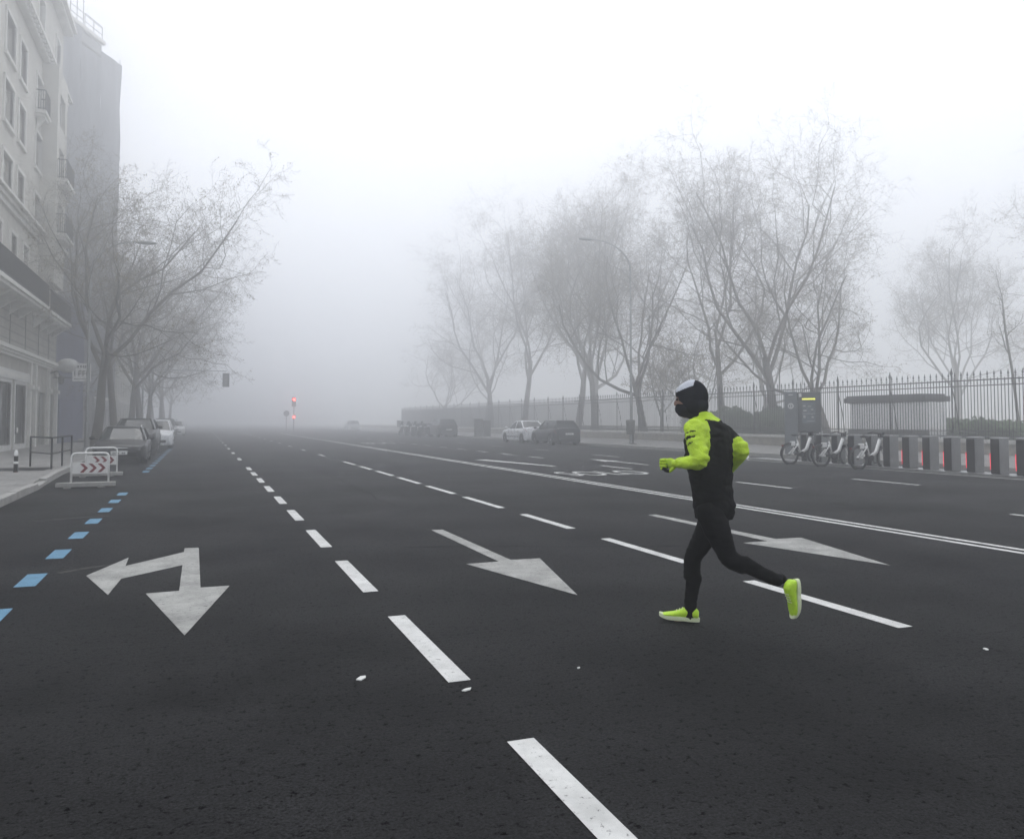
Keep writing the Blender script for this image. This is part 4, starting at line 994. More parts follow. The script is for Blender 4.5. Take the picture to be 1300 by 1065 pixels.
# ------------------------------------------------------------------ cars
def make_car(kind, paint, name, Lc=4.4, Wc=1.78, Hc=1.43, rear_lights=True, roofrails=False, plate=True, light_top=False):
    C_ = empty(name, (0, 0, 0)); hw = Wc / 2; xf, xr = Lc / 2, -Lc / 2
    wf = xf - 0.82; wr = xr + 0.78 + (0.1 if kind == 'sedan' else 0); WRr = 0.32
    # (x, top z) of the lower body
    if kind == 'hatch': prof = [(xf, .62), (xf - .08, .74), (xf - .5, .86), (xf - 1.05, .94), (xr + .35, 1.0), (xr + .06, .98), (xr, .82)]
    elif kind == 'estate': prof = [(xf, .60), (xf - .08, .70), (xf - .5, .80), (xf - 1.25, .90), (xr + .4, .97), (xr + .05, .95), (xr, .78)]
    elif kind == 'suv': prof = [(xf, .72), (xf - .08, .88), (xf - .5, 1.0), (xf - 1.1, 1.08), (xr + .4, 1.12), (xr + .05, 1.1), (xr, .9)]
    else: prof = [(xf, .62), (xf - .08, .72), (xf - .5, .82), (xf - 1.2, .91), (xr + .95, .98), (xr + .3, 1.02), (xr + .05, .98), (xr, .78)]
    def pz(x):
        for (a, za), (b_, zb) in zip(prof[:-1], prof[1:]):
            if a >= x >= b_:
                t = (a - x) / max(1e-6, a - b_); return za + (zb - za) * t
        return prof[-1][1]
    def hwx(x):
        e = min(xf - x, x - xr); k_ = max(0, 1 - e / 0.55); return hw * (1 - 0.20 * k_ ** 2.2)
    xs = []
    n = 64
    for i in range(n + 1): xs.append(xf - (xf - xr) * i / n)
    B_ = MB(); ring = []
    for x in xs:
        w0 = hwx(x); zt = pz(x); zb = 0.20 if abs(x) < Lc / 2 - 0.15 else 0.30
        arch = zb
        for wc in (wf, wr):
            dd = abs(x - wc); Ra = WRr + 0.05
            if dd < Ra: arch = max(arch, WRr + math.sqrt(Ra * Ra - dd * dd) * 0.98)
        zm = zt - 0.30; arch = min(arch, zt - 0.16); zm = max(zm, arch + 0.06)
        pr_ = [(0, 0.2), (w0 * 0.80, 0.2), (w0 * 0.80, arch), (w0 * 0.985, arch), (w0, (arch + zm) / 2), (w0, zm), (w0 * 0.975, zt - 0.09), (w0 * 0.92, zt - 0.02), (w0 * 0.6, zt + 0.025), (0, zt + 0.04)]
        ring.append([(x, yy, zz) for yy, zz in pr_] + [(x, -yy, zz) for yy, zz in pr_[-2:0:-1]])
    m_ = len(ring[0]); vs = [v for r_ in ring for v in r_]; fs = []
    for i in range(n):
        for k_ in range(m_): k2 = (k_ + 1) % m_; fs.append((i * m_ + k_, i * m_ + k2, (i + 1) * m_ + k2, (i + 1) * m_ + k_))
    fs.append(tuple(range(m_ - 1, -1, -1))); fs.append(tuple(n * m_ + k_ for k_ in range(m_)))
    B_.add(vs, fs); body = B_.build('body', paint, C_)
    me = body.data; me.polygons.foreach_set('use_smooth', [True] * len(me.polygons))
    try: me.set_sharp_from_angle(angle=R(38))
    except Exception: pass
    # greenhouse
    zb = {'hatch': .92, 'estate': .88, 'suv': 1.06, 'sedan': .90}[kind]
    if kind == 'hatch': gx = (xf - .98, xf - 1.75, xr + .62, xr + .12)
    elif kind == 'estate': gx = (xf - 1.2, xf - 1.95, xr + .65, xr + .16)
    elif kind == 'suv': gx = (xf - 1.05, xf - 1.7, xr + .45, xr + .1)
    else: gx = (xf - 1.15, xf - 1.95, xr + 1.45, xr + .62)
    zr = Hc - 0.06; wb_, wt_ = hw * 0.90, hw * 0.70
    def gh_ring(x0, x1, w0, z):
        o_ = 0.10; cx_ = (x0 + x1) / 2
        return [(x0, w0 * .55, z), (x0 - .10, w0 * .93, z), (x0 - .3, w0, z), (cx_, w0 * 1.01, z), (x1 + .3, w0, z), (x1 + .06, w0 * .92, z), (x1, w0 * .55, z),
                (x1, -w0 * .55, z), (x1 + .06, -w0 * .92, z), (x1 + .3, -w0, z), (cx_, -w0 * 1.01, z), (x0 - .3, -w0, z), (x0 - .10, -w0 * .93, z), (x0, -w0 * .55, z)]
    G = MB(); a_ = gh_ring(gx[0], gx[3], wb_, zb - 0.03); c_ = gh_ring(gx[1], gx[2], wt_, zr); mid = [((p[0] + q[0]) / 2, (p[1] * .47 + q[1] * .53) * 1.035, (p[2] + q[2]) / 2) for p, q in zip(a_, c_)]
    k_ = len(a_); vs = a_ + mid + c_; fs = []
    for L_ in (0, 1):
        for i in range(k_): i2 = (i + 1) % k_; fs.append((L_ * k_ + i, L_ * k_ + i2, (L_ + 1) * k_ + i2, (L_ + 1) * k_ + i))
    fs.append(tuple(range(2 * k_, 3 * k_))); G.add(vs, fs)
    gl = G.build('windows', M_GLASS, C_)
    rf_ = MB(); r0 = [(p[0] + (0.03 if i in (0, 1, 13, 12) else (-0.03 if i in (5, 6, 7, 8) else 0)), p[1] * 1.03, p[2] - 0.01) for i, p in enumerate(c_)]
    r1 = [(p[0] * 0.99, p[1] * 0.97, zr + 0.04) for p in c_]; r2_ = [(p[0] * 0.8, p[1] * 0.6, zr + 0.06) for p in c_]
    vs = r0 + r1 + r2_; fs = [tuple(range(k_ - 1, -1, -1)), tuple(range(2 * k_, 3 * k_))]
    for L_ in (0, 1):
        for i in range(k_): i2 = (i + 1) % k_; fs.append((L_ * k_ + i, L_ * k_ + i2, (L_ + 1) * k_ + i2, (L_ + 1) * k_ + i))
    rf_.add(vs, fs); rf_.build('roof', paint, C_, smooth=False)
    def pil(i, r_=0.028, j=None):
        j = i if j is None else j
        pl_ = MB(); pl_.tube([Vector(a_[i]) * 1.0, Vector(mid[i]) * 1.005, Vector(c_[j])], [r_, r_, r_], 6); pl_.build('pillar', paint, C_, smooth=True)
    for i in (1, 5, 8, 12): pil(i, 0.045)
    for i in (3, 10): pil(i, 0.03)
    if kind in ('estate', 'suv'):
        for i in (4, 9): pil(i, 0.035)
    # wheels
    for wx in (wf, wr):
        for s_ in (-1, 1):
            wh = empty('wheel', (wx, s_ * (hw - 0.11), WRr)); wh.parent = C_
            t = MB(); t.lathe([(WRr - .08, -.10), (WRr - .01, -.10), (WRr, -.07), (WRr, .07), (WRr - .01, .10), (WRr - .08, .10)], 28, axis='Y'); t.build('tyre', M_RUB, wh)
            t = MB(); t.lathe([(WRr - .085, -.085), (WRr - .1, -.06), (WRr - .1, .06), (WRr - .085, .085)], 20, axis='Y')
            for i in range(7): a = 2 * PI * i / 7; t.box((math.cos(a) * .115, s_ * .088, math.sin(a) * .115), (.19, .018, .05), ry=-a)
            t.cyl((0, s_ * .09, 0), .05, .03, 12, axis='Y'); t.build('rim', M_STEEL, wh)
    # lights, grille, bumpers, plates, mirrors, handles
    zf = pz(xf - .12)
    for s_ in (-1, 1):
        t = MB(); xq = xf - 0.10; t.add([(xq + .025, s_ * hw * .42, zf - .17), (xq - .16, s_ * hw * .90, zf - .15), (xq - .24, s_ * hw * .915, zf - .04), (xq - .015, s_ * hw * .42, zf - .05),
               (xq - .1, s_ * hw * .42, zf - .17), (xq - .26, s_ * hw * .84, zf - .15), (xq - .3, s_ * hw * .84, zf - .04), (xq - .14, s_ * hw * .42, zf - .05)],
              [(0, 1, 2, 3), (4, 7, 6, 5), (0, 4, 5, 1), (3, 2, 6, 7), (0, 3, 7, 4), (1, 5, 6, 2)])
        t.build('headlight', M_HEADL, C_, bevel=0.012)
        t = MB(); zr2 = pz(xr + .1); hh = .14 if kind != 'hatch' else .2
        t.add([(xr - .015, s_ * hw * .58, zr2 - .1 - hh), (xr + .12, s_ * hw * .93, zr2 - .1 - hh), (xr + .34, s_ * hw * .985, zr2 - .08), (xr + .03, s_ * hw * .58, zr2 - .08),
               (xr + .1, s_ * hw * .58, zr2 - .1 - hh), (xr + .2, s_ * hw * .85, zr2 - .1 - hh), (xr + .4, s_ * hw * .85, zr2 - .08), (xr + .14, s_ * hw * .58, zr2 - .08)],
              [(0, 1, 2, 3), (4, 7, 6, 5), (0, 4, 5, 1), (3, 2, 6, 7), (0, 3, 7, 4), (1, 5, 6, 2)])
        t.build('tail_lamp', M_TAIL, C_, bevel=0.01)
        t = MB(); t.ell((gx[0] - .22, s_ * (hw + .10), zb + .10), (.07, .10, .07), n=10, m=7); t.tube([(gx[0] - .22, s_ * (hw * .9), zb + .04), (gx[0] - .22, s_ * (hw + .06), zb + .08)], .02, 5); t.build('wing_mirror', paint, C_, smooth=True)
        t = MB()
        for hx in (0.25, -0.75): t.box((hx, s_ * (hw + .004), zb - .16), (.16, .025, .03))
        t.build('door_handles', M_CHROME if paint.name != 'car_white' else M_DOCK, C_)
        t = MB()
        for hx in (gx[0] - .35, (gx[1] + gx[2]) / 2 - 0.02, gx[2] - 0.1): t.box((hx, s_ * (hw - .001), .55), (.012, .012, .62))
        t.b2(-1.0, 1.0, s_ * hw - .012, s_ * hw + .012, .40, .44); t.build('door_seams', M_BLACK, C_)
    t = MB(); t.b2(xf - .02, xf + .045, -.30, .30, zf - .20, zf - .06); gr = t.build('grille', M_BLACK, C_, bevel=0.02)
    t = MB(); t.tube([(xf + .05, -.29, zf - .19), (xf + .05, .29, zf - .19), (xf + .05, .27, zf - .07), (xf + .05, -.27, zf - .07)], .012, 5, closed=True); t.b2(xf + .04, xf + .055, -.27, .27, zf - .135, zf - .125); t.build('grille_trim', M_CHROME, gr)
    t = MB(); t.b2(xf - .12, xf + .06, -hw * .62, hw * .62, .33, .46); t.b2(xr - .05, xr + .12, -hw * .62, hw * .62, .30, .40); t.build('air_intakes', M_BLACK, C_, bevel=0.02)
    t = MB(); t.b2(xf + .052, xf + .068, -.26, .26, .40, .51); pf = t.build('number_plate', M_PLATE, C_)
    t = MB(); t.b2(xr - .04, xr - .015, -.26, .26, .62 if kind != 'estate' else .5, .73 if kind != 'estate' else .61); t.build('number_plate', M_PLATE, C_)
    t = MB()
    for i in range(7):
        if i != 4: t.b2(xf + .069, xf + .072, -.2 + i * .058, -.165 + i * .058, .425, .485)
    t.build('plate_marks', M_DFRAME, pf)
    t = MB(); t.b2(xr + gx[3] - xr - .02, gx[3] + .03, -.5, .5, zb - .06, zb - .045); t.tube([(gx[0] - .1, -.5, zb + .035), (gx[0] - .3, 0.05, zb + .12)], .009, 4); t.tube([(gx[0] - .1, .1, zb + .035), (gx[0] - .3, 0.6, zb + .12)], .009, 4); t.build('wipers', M_BLACK, C_)
    if roofrails:
        for s_ in (-1, 1):
            t = MB(); t.tube([(gx[1] - .1, s_ * wt_ * .95, zr + .02), (gx[1] - .25, s_ * wt_ * .95, zr + .09), (gx[2] + .25, s_ * wt_ * .95, zr + .09), (gx[2] + .1, s_ * wt_ * .95, zr + .02)], .015, 6); t.build('roof_rail', M_CHROME, C_)
    if light_top:
        t = MB(); t.b2(gx[1] - .5, gx[1] - .35, -.16, .16, zr + .04, zr + .16); t.build('roof_light', M_HEADL, C_)
    # body spoiler / bumper lips
    t = MB(); t.b2(gx[2] - .12, gx[2] + .02, -wt_ * .9, wt_ * .9, zr + .01, zr + .035)
    if kind in ('hatch', 'suv', 'estate'): t.build('spoiler', paint, C_)
    return C_
P_BLACK = mat('car_black', (0.006, 0.006, 0.007), 0.3, 0.0, var=0.1, spec=0.3); P_DARK = mat('car_dark_grey', (0.012, 0.013, 0.015), 0.3, 0.0, var=0.1, spec=0.3)
P_WHITE = mat('car_white', (0.78, 0.79, 0.80), 0.28, 0.0, var=0.04); P_SILV = mat('car_silver', (0.38, 0.39, 0.40), 0.3, 0.6, var=0.06); P_NAVY = mat('car_navy', (0.008, 0.010, 0.015), 0.3, 0.0, var=0.1, spec=0.3)
for m_ in (P_BLACK, P_DARK, P_WHITE, P_SILV, P_NAVY): m_.node_tree.nodes['Principled BSDF'].inputs['Coat Weight'].default_value = 0.15
def put(o, x, y, rz, label, group, sc=(1, 1, 1)): o.scale = sc; o.location = (x, y, 0); o.rotation_euler = (0, 0, rz); tag(o, label, 'car', group)
GCL = 'cars parked along the left kerb'; GCR = 'cars parked along the park side kerb'
S_ = -PI / 2; N_ = PI / 2
put(make_car('estate', P_BLACK, 'parked_car', 4.55, 1.76, 1.43, roofrails=True), -2.50, 31.6, S_ + R(1), 'black estate car with chrome ringed grille, nearest parked car on the left', GCL, (0.96, 0.94, 0.88))
put(make_car('suv', P_DARK, 'parked_car', 4.5, 1.78, 1.56), -2.62, 39.4, S_, 'tall dark car parked right behind the black estate', GCL)
put(make_car('hatch', P_WHITE, 'parked_car', 4.0, 1.72, 1.5), -2.2, 47.6, S_, 'small white car with black windscreen parked third on the left', GCL)
put(make_car('sedan', P_SILV, 'parked_car', 4.4, 1.76, 1.45), -2.5, 54.8, S_, 'silver car partly hidden behind the small white car', GCL)
put(make_car('sedan', P_WHITE, 'parked_car', 4.5, 1.8, 1.46, light_top=True), -2.3, 86, S_, 'pale saloon standing far down the left kerb in fog', GCL)
put(make_car('suv', P_DARK, 'parked_car', 4.4, 1.8, 1.62), -2.7, 70, S_, 'dark high car in fog between the silver car and the pale saloon', GCL)
put(make_car('hatch', P_NAVY, 'parked_car', 4.1, 1.76, 1.47), 20.2, 44.2 + 1.6, N_, 'black hatchback seen from behind on the park side', GCR)
put(make_car('sedan', P_WHITE, 'parked_car', 4.5, 1.8, 1.46), 20.1, 50.5, N_ + R(2), 'white sedan parked in front of the black hatchback', GCR)
put(make_car('suv', P_BLACK, 'parked_car', 4.4, 1.78, 1.6), 20.3, 71.2, N_, 'dark boxy car in fog beside the motorcycles', GCR)
put(make_car('hatch', P_WHITE, 'parked_car', 4.1, 1.76, 1.5), 20.3, 118, N_, 'white car almost lost in fog at the far end of the park side', GCR)

def make_moto():
    B = empty('scooter', (0, 0, 0))
    for x in (-.62, .62):
        t = MB(); t.lathe([(.20, -.05), (.27, -.045), (.285, 0), (.27, .045), (.20, .05)], 20, (x, 0, .285), axis='Y'); w_ = t.build('wheel', M_RUB, B)
    t = MB(); t.prism([(-.75, -.13), (-.1, -.18), (-.1, .18), (-.75, .13)], .42, .74); t.box((.1, 0, .30), (.6, .30, .1)); t.box((.42, 0, .62), (.12, .34, .62), ry=-.3); t.ell((-.35, 0, .5), (.42, .17, .22)); t.build('body', P_DARK, B, bevel=.03)
    t = MB(); t.ell((-.35, 0, .80), (.42, .16, .09)); t.build('seat', M_BLACK, B, smooth=True)
    t = MB(); t.tube([(.40, -.33, 1.08), (.45, -.1, 1.02), (.45, .1, 1.02), (.40, .33, 1.08)], .018, 6); t.tube([(.45, 0, 1.02), (.62, 0, .3)], .03, 6); t.build('handlebar', M_BLACK, B)
    t = MB(); t.ell((.5, 0, .95), (.1, .1, .09)); t.build('headlight', M_HEADL, B, smooth=True)
    t = MB(); t.add([(.48, -.2, 1.03), (.48, .2, 1.03), (.36, .15, 1.4), (.36, -.15, 1.4), (.47, -.2, 1.03), (.47, .2, 1.03), (.35, .15, 1.4), (.35, -.15, 1.4)], [(0, 1, 2, 3), (4, 7, 6, 5), (0, 4, 5, 1), (1, 5, 6, 2), (2, 6, 7, 3), (3, 7, 4, 0)]); t.build('windscreen', M_GLASS, B)
    t = MB(); t.b2(-.95, -.6, -.2, .2, .88, 1.18); t.build('top_box', M_BLACK, B, bevel=.04)
    for s_ in (-1, 1):
        t = MB(); t.tube([(.40, s_ * .22, 1.06), (.42, s_ * .3, 1.22)], .008, 4); t.ell((.42, s_ * .32, 1.25), (.02, .06, .04), n=8, m=6); t.build('mirror', M_BLACK, B)
    return B
mo0 = make_moto()
for i, (x, y, lb) in enumerate([(19.0, 72.2, 'parked scooter nearest the dark boxy car'), (18.9, 74.3, 'second parked scooter from the dark boxy car'), (18.8, 76.6, 'third parked scooter in fog'), (18.8, 79.4, 'leftmost parked scooter, faintest of the row')]):
    o = mo0 if i == 0 else copy_tree(mo0)
    o.location = (x, y, 0); o.rotation_euler = (0, 0, R(200 + 6 * i)); tag(o, lb, 'scooter', 'scooters parked in fog on the park side')

# ------------------------------------------------------------------ the runner
CW, SW = math.cos(YAW), math.sin(YAW)
D0 = 5.81
def camdir(px, py):
    x = (px - 650) / F; yy = -(py - 487.5) / F; zz = math.cos(PITCH) - yy * math.sin(PITCH); up_ = yy * math.cos(PITCH) + math.sin(PITCH)
    return x, zz, up_
# measured body landmarks (metres): a = to the right as seen from the kerb, h = height, w = away
ORG = Vector((3.166, 5.014, 0))
AX = Vector((CW, -SW, 0)); WX = Vector((SW, CW, 0)); ZX = Vector((0, 0, 1))
def J(qx, qy, w_=0.0):
    px = 780 + qx / 2.957; py = 460 + qy / 2.957
    x, zz, up_ = camdir(px, py); dpt = D0 + w_; t = dpt / zz
    wr = AX * (x * t) + WX * dpt; wr.z = 1.45 + up_ * t
    return wr
def hd(phi):   # heading vector, phi = degrees turned away from pure left
    return (-AX * math.cos(R(phi)) + WX * math.sin(R(phi)))
def fin(mb, name, mats, parent, vox=0.012, smooth=6, classify=None, disp=0.0, dscale=8.0, sd=0):
    me = mb.mesh('tmp', mats[0]); o = bpy.data.objects.new('tmp', me); COL.objects.link(o)
    r_ = o.modifiers.new('r', 'REMESH'); r_.mode = 'VOXEL'; r_.voxel_size = vox; r_.use_smooth_shade = True
    s_ = o.modifiers.new('s', 'SMOOTH'); s_.factor = 0.5; s_.iterations = smooth
    bpy.context.view_layer.update()
    m2 = bpy.data.meshes.new_from_object(o.evaluated_get(bpy.context.evaluated_depsgraph_get())); bpy.data.objects.remove(o)
    m2.materials.clear()
    for m_ in mats: m2.materials.append(m_)
    if disp:
        nn = [v.normal.copy() for v in m2.vertices]
        for v, n_ in zip(m2.vertices, nn):
            p_ = Vector((v.co.x * dscale, v.co.y * dscale, v.co.z * dscale * 1.8 + sd))
            k_ = abs(noise.noise(p_)) * 1.4 - 0.25 + 0.4 * noise.noise(p_ * 2.3)
            v.co += n_ * disp * k_
    if classify:
        for p_ in m2.polygons: p_.material_index = classify(p_.center, p_.normal)
    m2.polygons.foreach_set('use_smooth', [True] * len(m2.polygons)); m2.update()
    m2.name = name; o2 = bpy.data.objects.new(name, m2); COL.objects.link(o2); o2.parent = parent; return o2
def limb(mb, pts, rad, n=14):
    # tapered closed limb with rounded ends, subdivided for a smooth bend
    P_ = [Vector(p) for p in pts]; q = []; rr = []
    for i in range(len(P_) - 1):
        for k_ in range(6):
            t = k_ / 6; p0 = P_[max(i - 1, 0)]; p1 = P_[i]; p2 = P_[i + 1]; p3 = P_[min(i + 2, len(P_) - 1)]
            c_ = 0.5 * ((2 * p1) + (p2 - p0) * t + (2 * p0 - 5 * p1 + 4 * p2 - p3) * t * t + (3 * p1 - p0 - 3 * p2 + p3) * t ** 3)
            q.append(p1.lerp(p2, t) * 0.55 + c_ * 0.45); rr.append(rad[i] + (rad[i + 1] - rad[i]) * t)
    q.append(P_[-1]); rr.append(rad[-1]); mb.tube(q, rr, n)
    mb.ell(P_[0], (rad[0],) * 3, n=12, m=8); mb.ell(P_[-1], (rad[-1],) * 3, n=12, m=8)
def loft(mb, secs, n=24):
    # secs: (centre, half width across, half depth, heading phi)
    b = len(mb.v)
    for (c_, a_, d_, phi) in secs:
        h_ = hd(phi); l_ = Vector((-h_.y, h_.x, 0))
        for k_ in range(n):
            t = 2 * PI * k_ / n; ca, sa = math.cos(t), math.sin(t)
            ca = math.copysign(abs(ca) ** 0.85, ca); sa = math.copysign(abs(sa) ** 0.85, sa)
            p_ = Vector(c_) + l_ * (a_ * ca) + h_ * (d_ * sa); mb.v.append(tuple(p_))
    N_ = len(secs)
    for i in range(N_ - 1):
        for k_ in range(n):
            k2 = (k_ + 1) % n; mb.f.append((b + i * n + k_, b + i * n + k2, b + (i + 1) * n + k2, b + (i + 1) * n + k_)); mb.m.append(0)
    mb.f.append(tuple(b + k_ for k_ in range(n - 1, -1, -1))); mb.m.append(0)
    mb.f.append(tuple(b + (N_ - 1) * n + k_ for k_ in range(n))); mb.m.append(0)
M_SKIN = mat('skin', (0.22, 0.12, 0.085), 0.6, var=0.12, scale=20)
M_JBLK = mat('black_running_cloth', (0.005, 0.005, 0.006), 0.8, var=0.3, scale=14, bump=0.25, bscale=120, spec=0.06)
M_LIME = mat('lime_cloth', (0.44, 0.64, 0.02), 0.7, var=0.18, scale=7, bump=0.5, bscale=90)
M_TIGHT = mat('black_tights', (0.0045, 0.0045, 0.0055), 0.7, var=0.25, scale=10, bump=0.15, bscale=160, spec=0.06)
M_SHOE = mat('lime_mesh', (0.46, 0.72, 0.03), 0.6, var=0.12, scale=30, bump=0.3, bscale=200)
M_SOLE = mat('pale_sole', (0.62, 0.68, 0.45), 0.7, var=0.1)
M_HAT = mat('navy_knit', (0.006, 0.007, 0.012), 0.85, var=0.3, scale=30, bump=0.3, bscale=150, spec=0.06)
M_HATW = mat('pale_hat_panel', (0.45, 0.47, 0.52), 0.8, var=0.1, scale=20)
RUN = empty('person', (3.3, 5.1, 0))
tag(RUN, 'runner in black and neon yellow jacket, black tights, dark beanie and neon shoes, mid stride', 'person')
class Off:   # shapes are given in world metres; shift to the parent's origin
    pass
def rel(mb):
    o_ = Vector(RUN.location); mb.v = [(v[0] - o_.x, v[1] - o_.y, v[2] - o_.z) for v in mb.v]; return mb
RO = Vector(RUN.location)
sL = J(300, 250, -.13); sR = J(410, 268, .13); eL = J(322, 372, -.27); wL = J(248, 378, -.16); eR = J(476, 330, .02); wR = J(432, 398, .17)
pel = J(372, 540, 0); hL = J(356, 560, -.09); hR = J(390, 560, .09)
kR = J(294, 735, .19); aR = J(284, 935, .17); kL = J(432, 738, -.15); aL = J(600, 812, -.27)
chest = J(352, 300, 0); neckb = J(335, 215, 0.0); headc = J(286, 142, 0.03)
PH_H, PH_T, PH_P = 18, 46, 32
hh = hd(PH_H); hl_ = Vector((-hh.y, hh.x, 0)); HM = Matrix((hh, hl_, ZX)).transposed()
# body: one continuous surface (head, neck, torso, arms, legs)
b = MB()
b.ell(headc, (.098, .078, .122), HM, 20, 14)
b.ell(headc + hh * .028 - ZX * .055, (.072, .060, .075), HM, 16, 10)           # jaw
b.ell(headc + hh * .100 - ZX * .022, (.022, .015, .026), HM, 10, 8)             # nose
b.ell(headc + hh * .090 + ZX * .004, (.014, .012, .022), HM, 10, 8)
b.ell(headc + hh * .080 + ZX * .026, (.022, .055, .013), HM, 12, 8)             # brow
b.ell(headc + hh * .084 - ZX * .068, (.018, .028, .013), HM, 12, 8)             # mouth
for s_ in (-1, 1): b.ell(headc + hl_ * s_ * .078 - ZX * .01, (.022, .010, .034), HM, 10, 8)
limb(b, [headc - ZX * .06 - hh * .015, neckb - ZX * .02], [.058, .062])
loft(b, [(pel - ZX * .09, .13, .09, PH_P), (pel, .165, .11, PH_P), (J(362, 450), .14, .095, 38), (chest, .165, .11, PH_T), (J(350, 240), .15, .085, PH_T), (neckb, .06, .055, PH_T)])
for s0, e0, w0 in ((sL, eL, wL), (sR, eR, wR)): limb(b, [s0, e0, w0], [.048, .038, .026])
for h0, k0, a0 in ((hL, kL, aL), (hR, kR, aR)): limb(b, [h0, k0.lerp(h0, .5), k0, k0.lerp(a0, .35), a0], [.078, .064, .044, .040, .026])
fR0 = hd(16); fdirL = (J(672, 955, -.30) - J(660, 812, -.30)).normalized()
limb(b, [aR - ZX * .02, aR + fR0 * .10 - ZX * .075], [.026, .018]); limb(b, [aL, aL + AX * .05], [.026, .022])
def body_cls(c_, n_): return 0
fin(rel(b), 'body', [M_SKIN], RUN, 0.010, 3)
# eyes and brows, just proud of the face
for s_ in (-1, 1):
    e = MB(); e.ell(headc + hh * .0905 + hl_ * s_ * .032 + ZX * .004, (.010, .013, .008), HM, 10, 8); rel(e).build('eye', M_BLACK, RUN, smooth=True)
# jacket
b = MB()
loft(b, [(J(376, 585), .145, .125, PH_P), (J(374, 540), .165, .138, PH_P), (J(364, 450), .172, .130, 40), (J(356, 370), .190, .138, PH_T), (chest, .200, .140, PH_T), (J(352, 255), .192, .118, PH_T), (J(348, 226), .135, .095, PH_T), (J(334, 200, .01), .078, .075, 30), (J(326, 186, .01), .070, .068, 25)])
limb(b, [sL, sL.lerp(eL, .5), eL, wL], [.074, .067, .056, .039]); limb(b, [sR, sR.lerp(eR, .5), eR, wR], [.070, .068, .060, .042])
def dist_seg(p_, a_, c_):
    d_ = c_ - a_; t = max(0, min(1, (p_ - a_).dot(d_) / d_.length_squared)); return (p_ - (a_ + d_ * t)).length, t
ht = hd(PH_T); lt_ = Vector((-ht.y, ht.x, 0)); sc0 = J(350, 245)
def jcls(c_, n_):
    p_ = c_ + RO
    dU, tU = dist_seg(p_, sL, eL); dF, tF = dist_seg(p_, eL, wL); dRu, tRu = dist_seg(p_, sR, eR); dRf, _ = dist_seg(p_, eR, wR)
    q_ = p_ - sc0; side = q_.dot(lt_); fwd = q_.dot(ht); z_ = p_.z
    wob = 0.006 * noise.noise(p_ * 9)
    if dF < .068 or (dU < .095 + wob and tU > .02 and side > .125 + wob and z_ > 1.1): 
        # black slashes on the upper sleeve
        if dU < .095 and .12 < tU < .62:
            for s0 in (.18, .32, .48):
                if abs(tU + fwd * .9 - s0) < (.03 if s0 == .32 else .015) and fwd > -.07: return 0
        return 1
    if dRf < .066 or (dRu < .075 and tRu > .62): return 1
    # yoke over the shoulders and collar
    if (p_ - sL).length < .105 and side > .07 + wob: return 1
    if z_ > 1.448 + wob + abs(side) * .12: return 1
    if side > .06 and z_ > 1.40 and fwd > -.04: return 1
    if fwd > .0 and z_ > 1.43 and side > -.1: return 1
    return 0
fin(rel(b), 'jacket', [M_JBLK, M_LIME], RUN, 0.009, 5, jcls, disp=0.011, dscale=10, sd=2)
# tights
b = MB()
loft(b, [(pel - ZX * .11, .10, .085, PH_P), (pel - ZX * .05, .158, .118, PH_P), (pel + ZX * .03, .160, .12, PH_P), (pel + ZX * .08, .15, .11, PH_P)])
for h0, k0, a0, r0 in ((hL, kL, aL, 1), (hR, kR, aR, 1)):
    sh_ = (k0.lerp(a0, .32) + (-hd(20) * .018 if a0 is aR else ZX * .012)); limb(b, [h0, h0.lerp(k0, .35), h0.lerp(k0, .75), k0, k0.lerp(a0, .35), sh_, a0.lerp(k0, .25), a0 + (a0 - k0) * .06], [.096, .094, .074, .062, .062, .058, .046, .042])
fin(rel(b), 'tights', [M_TIGHT], RUN, 0.010, 5, disp=0.006, dscale=12, sd=9)
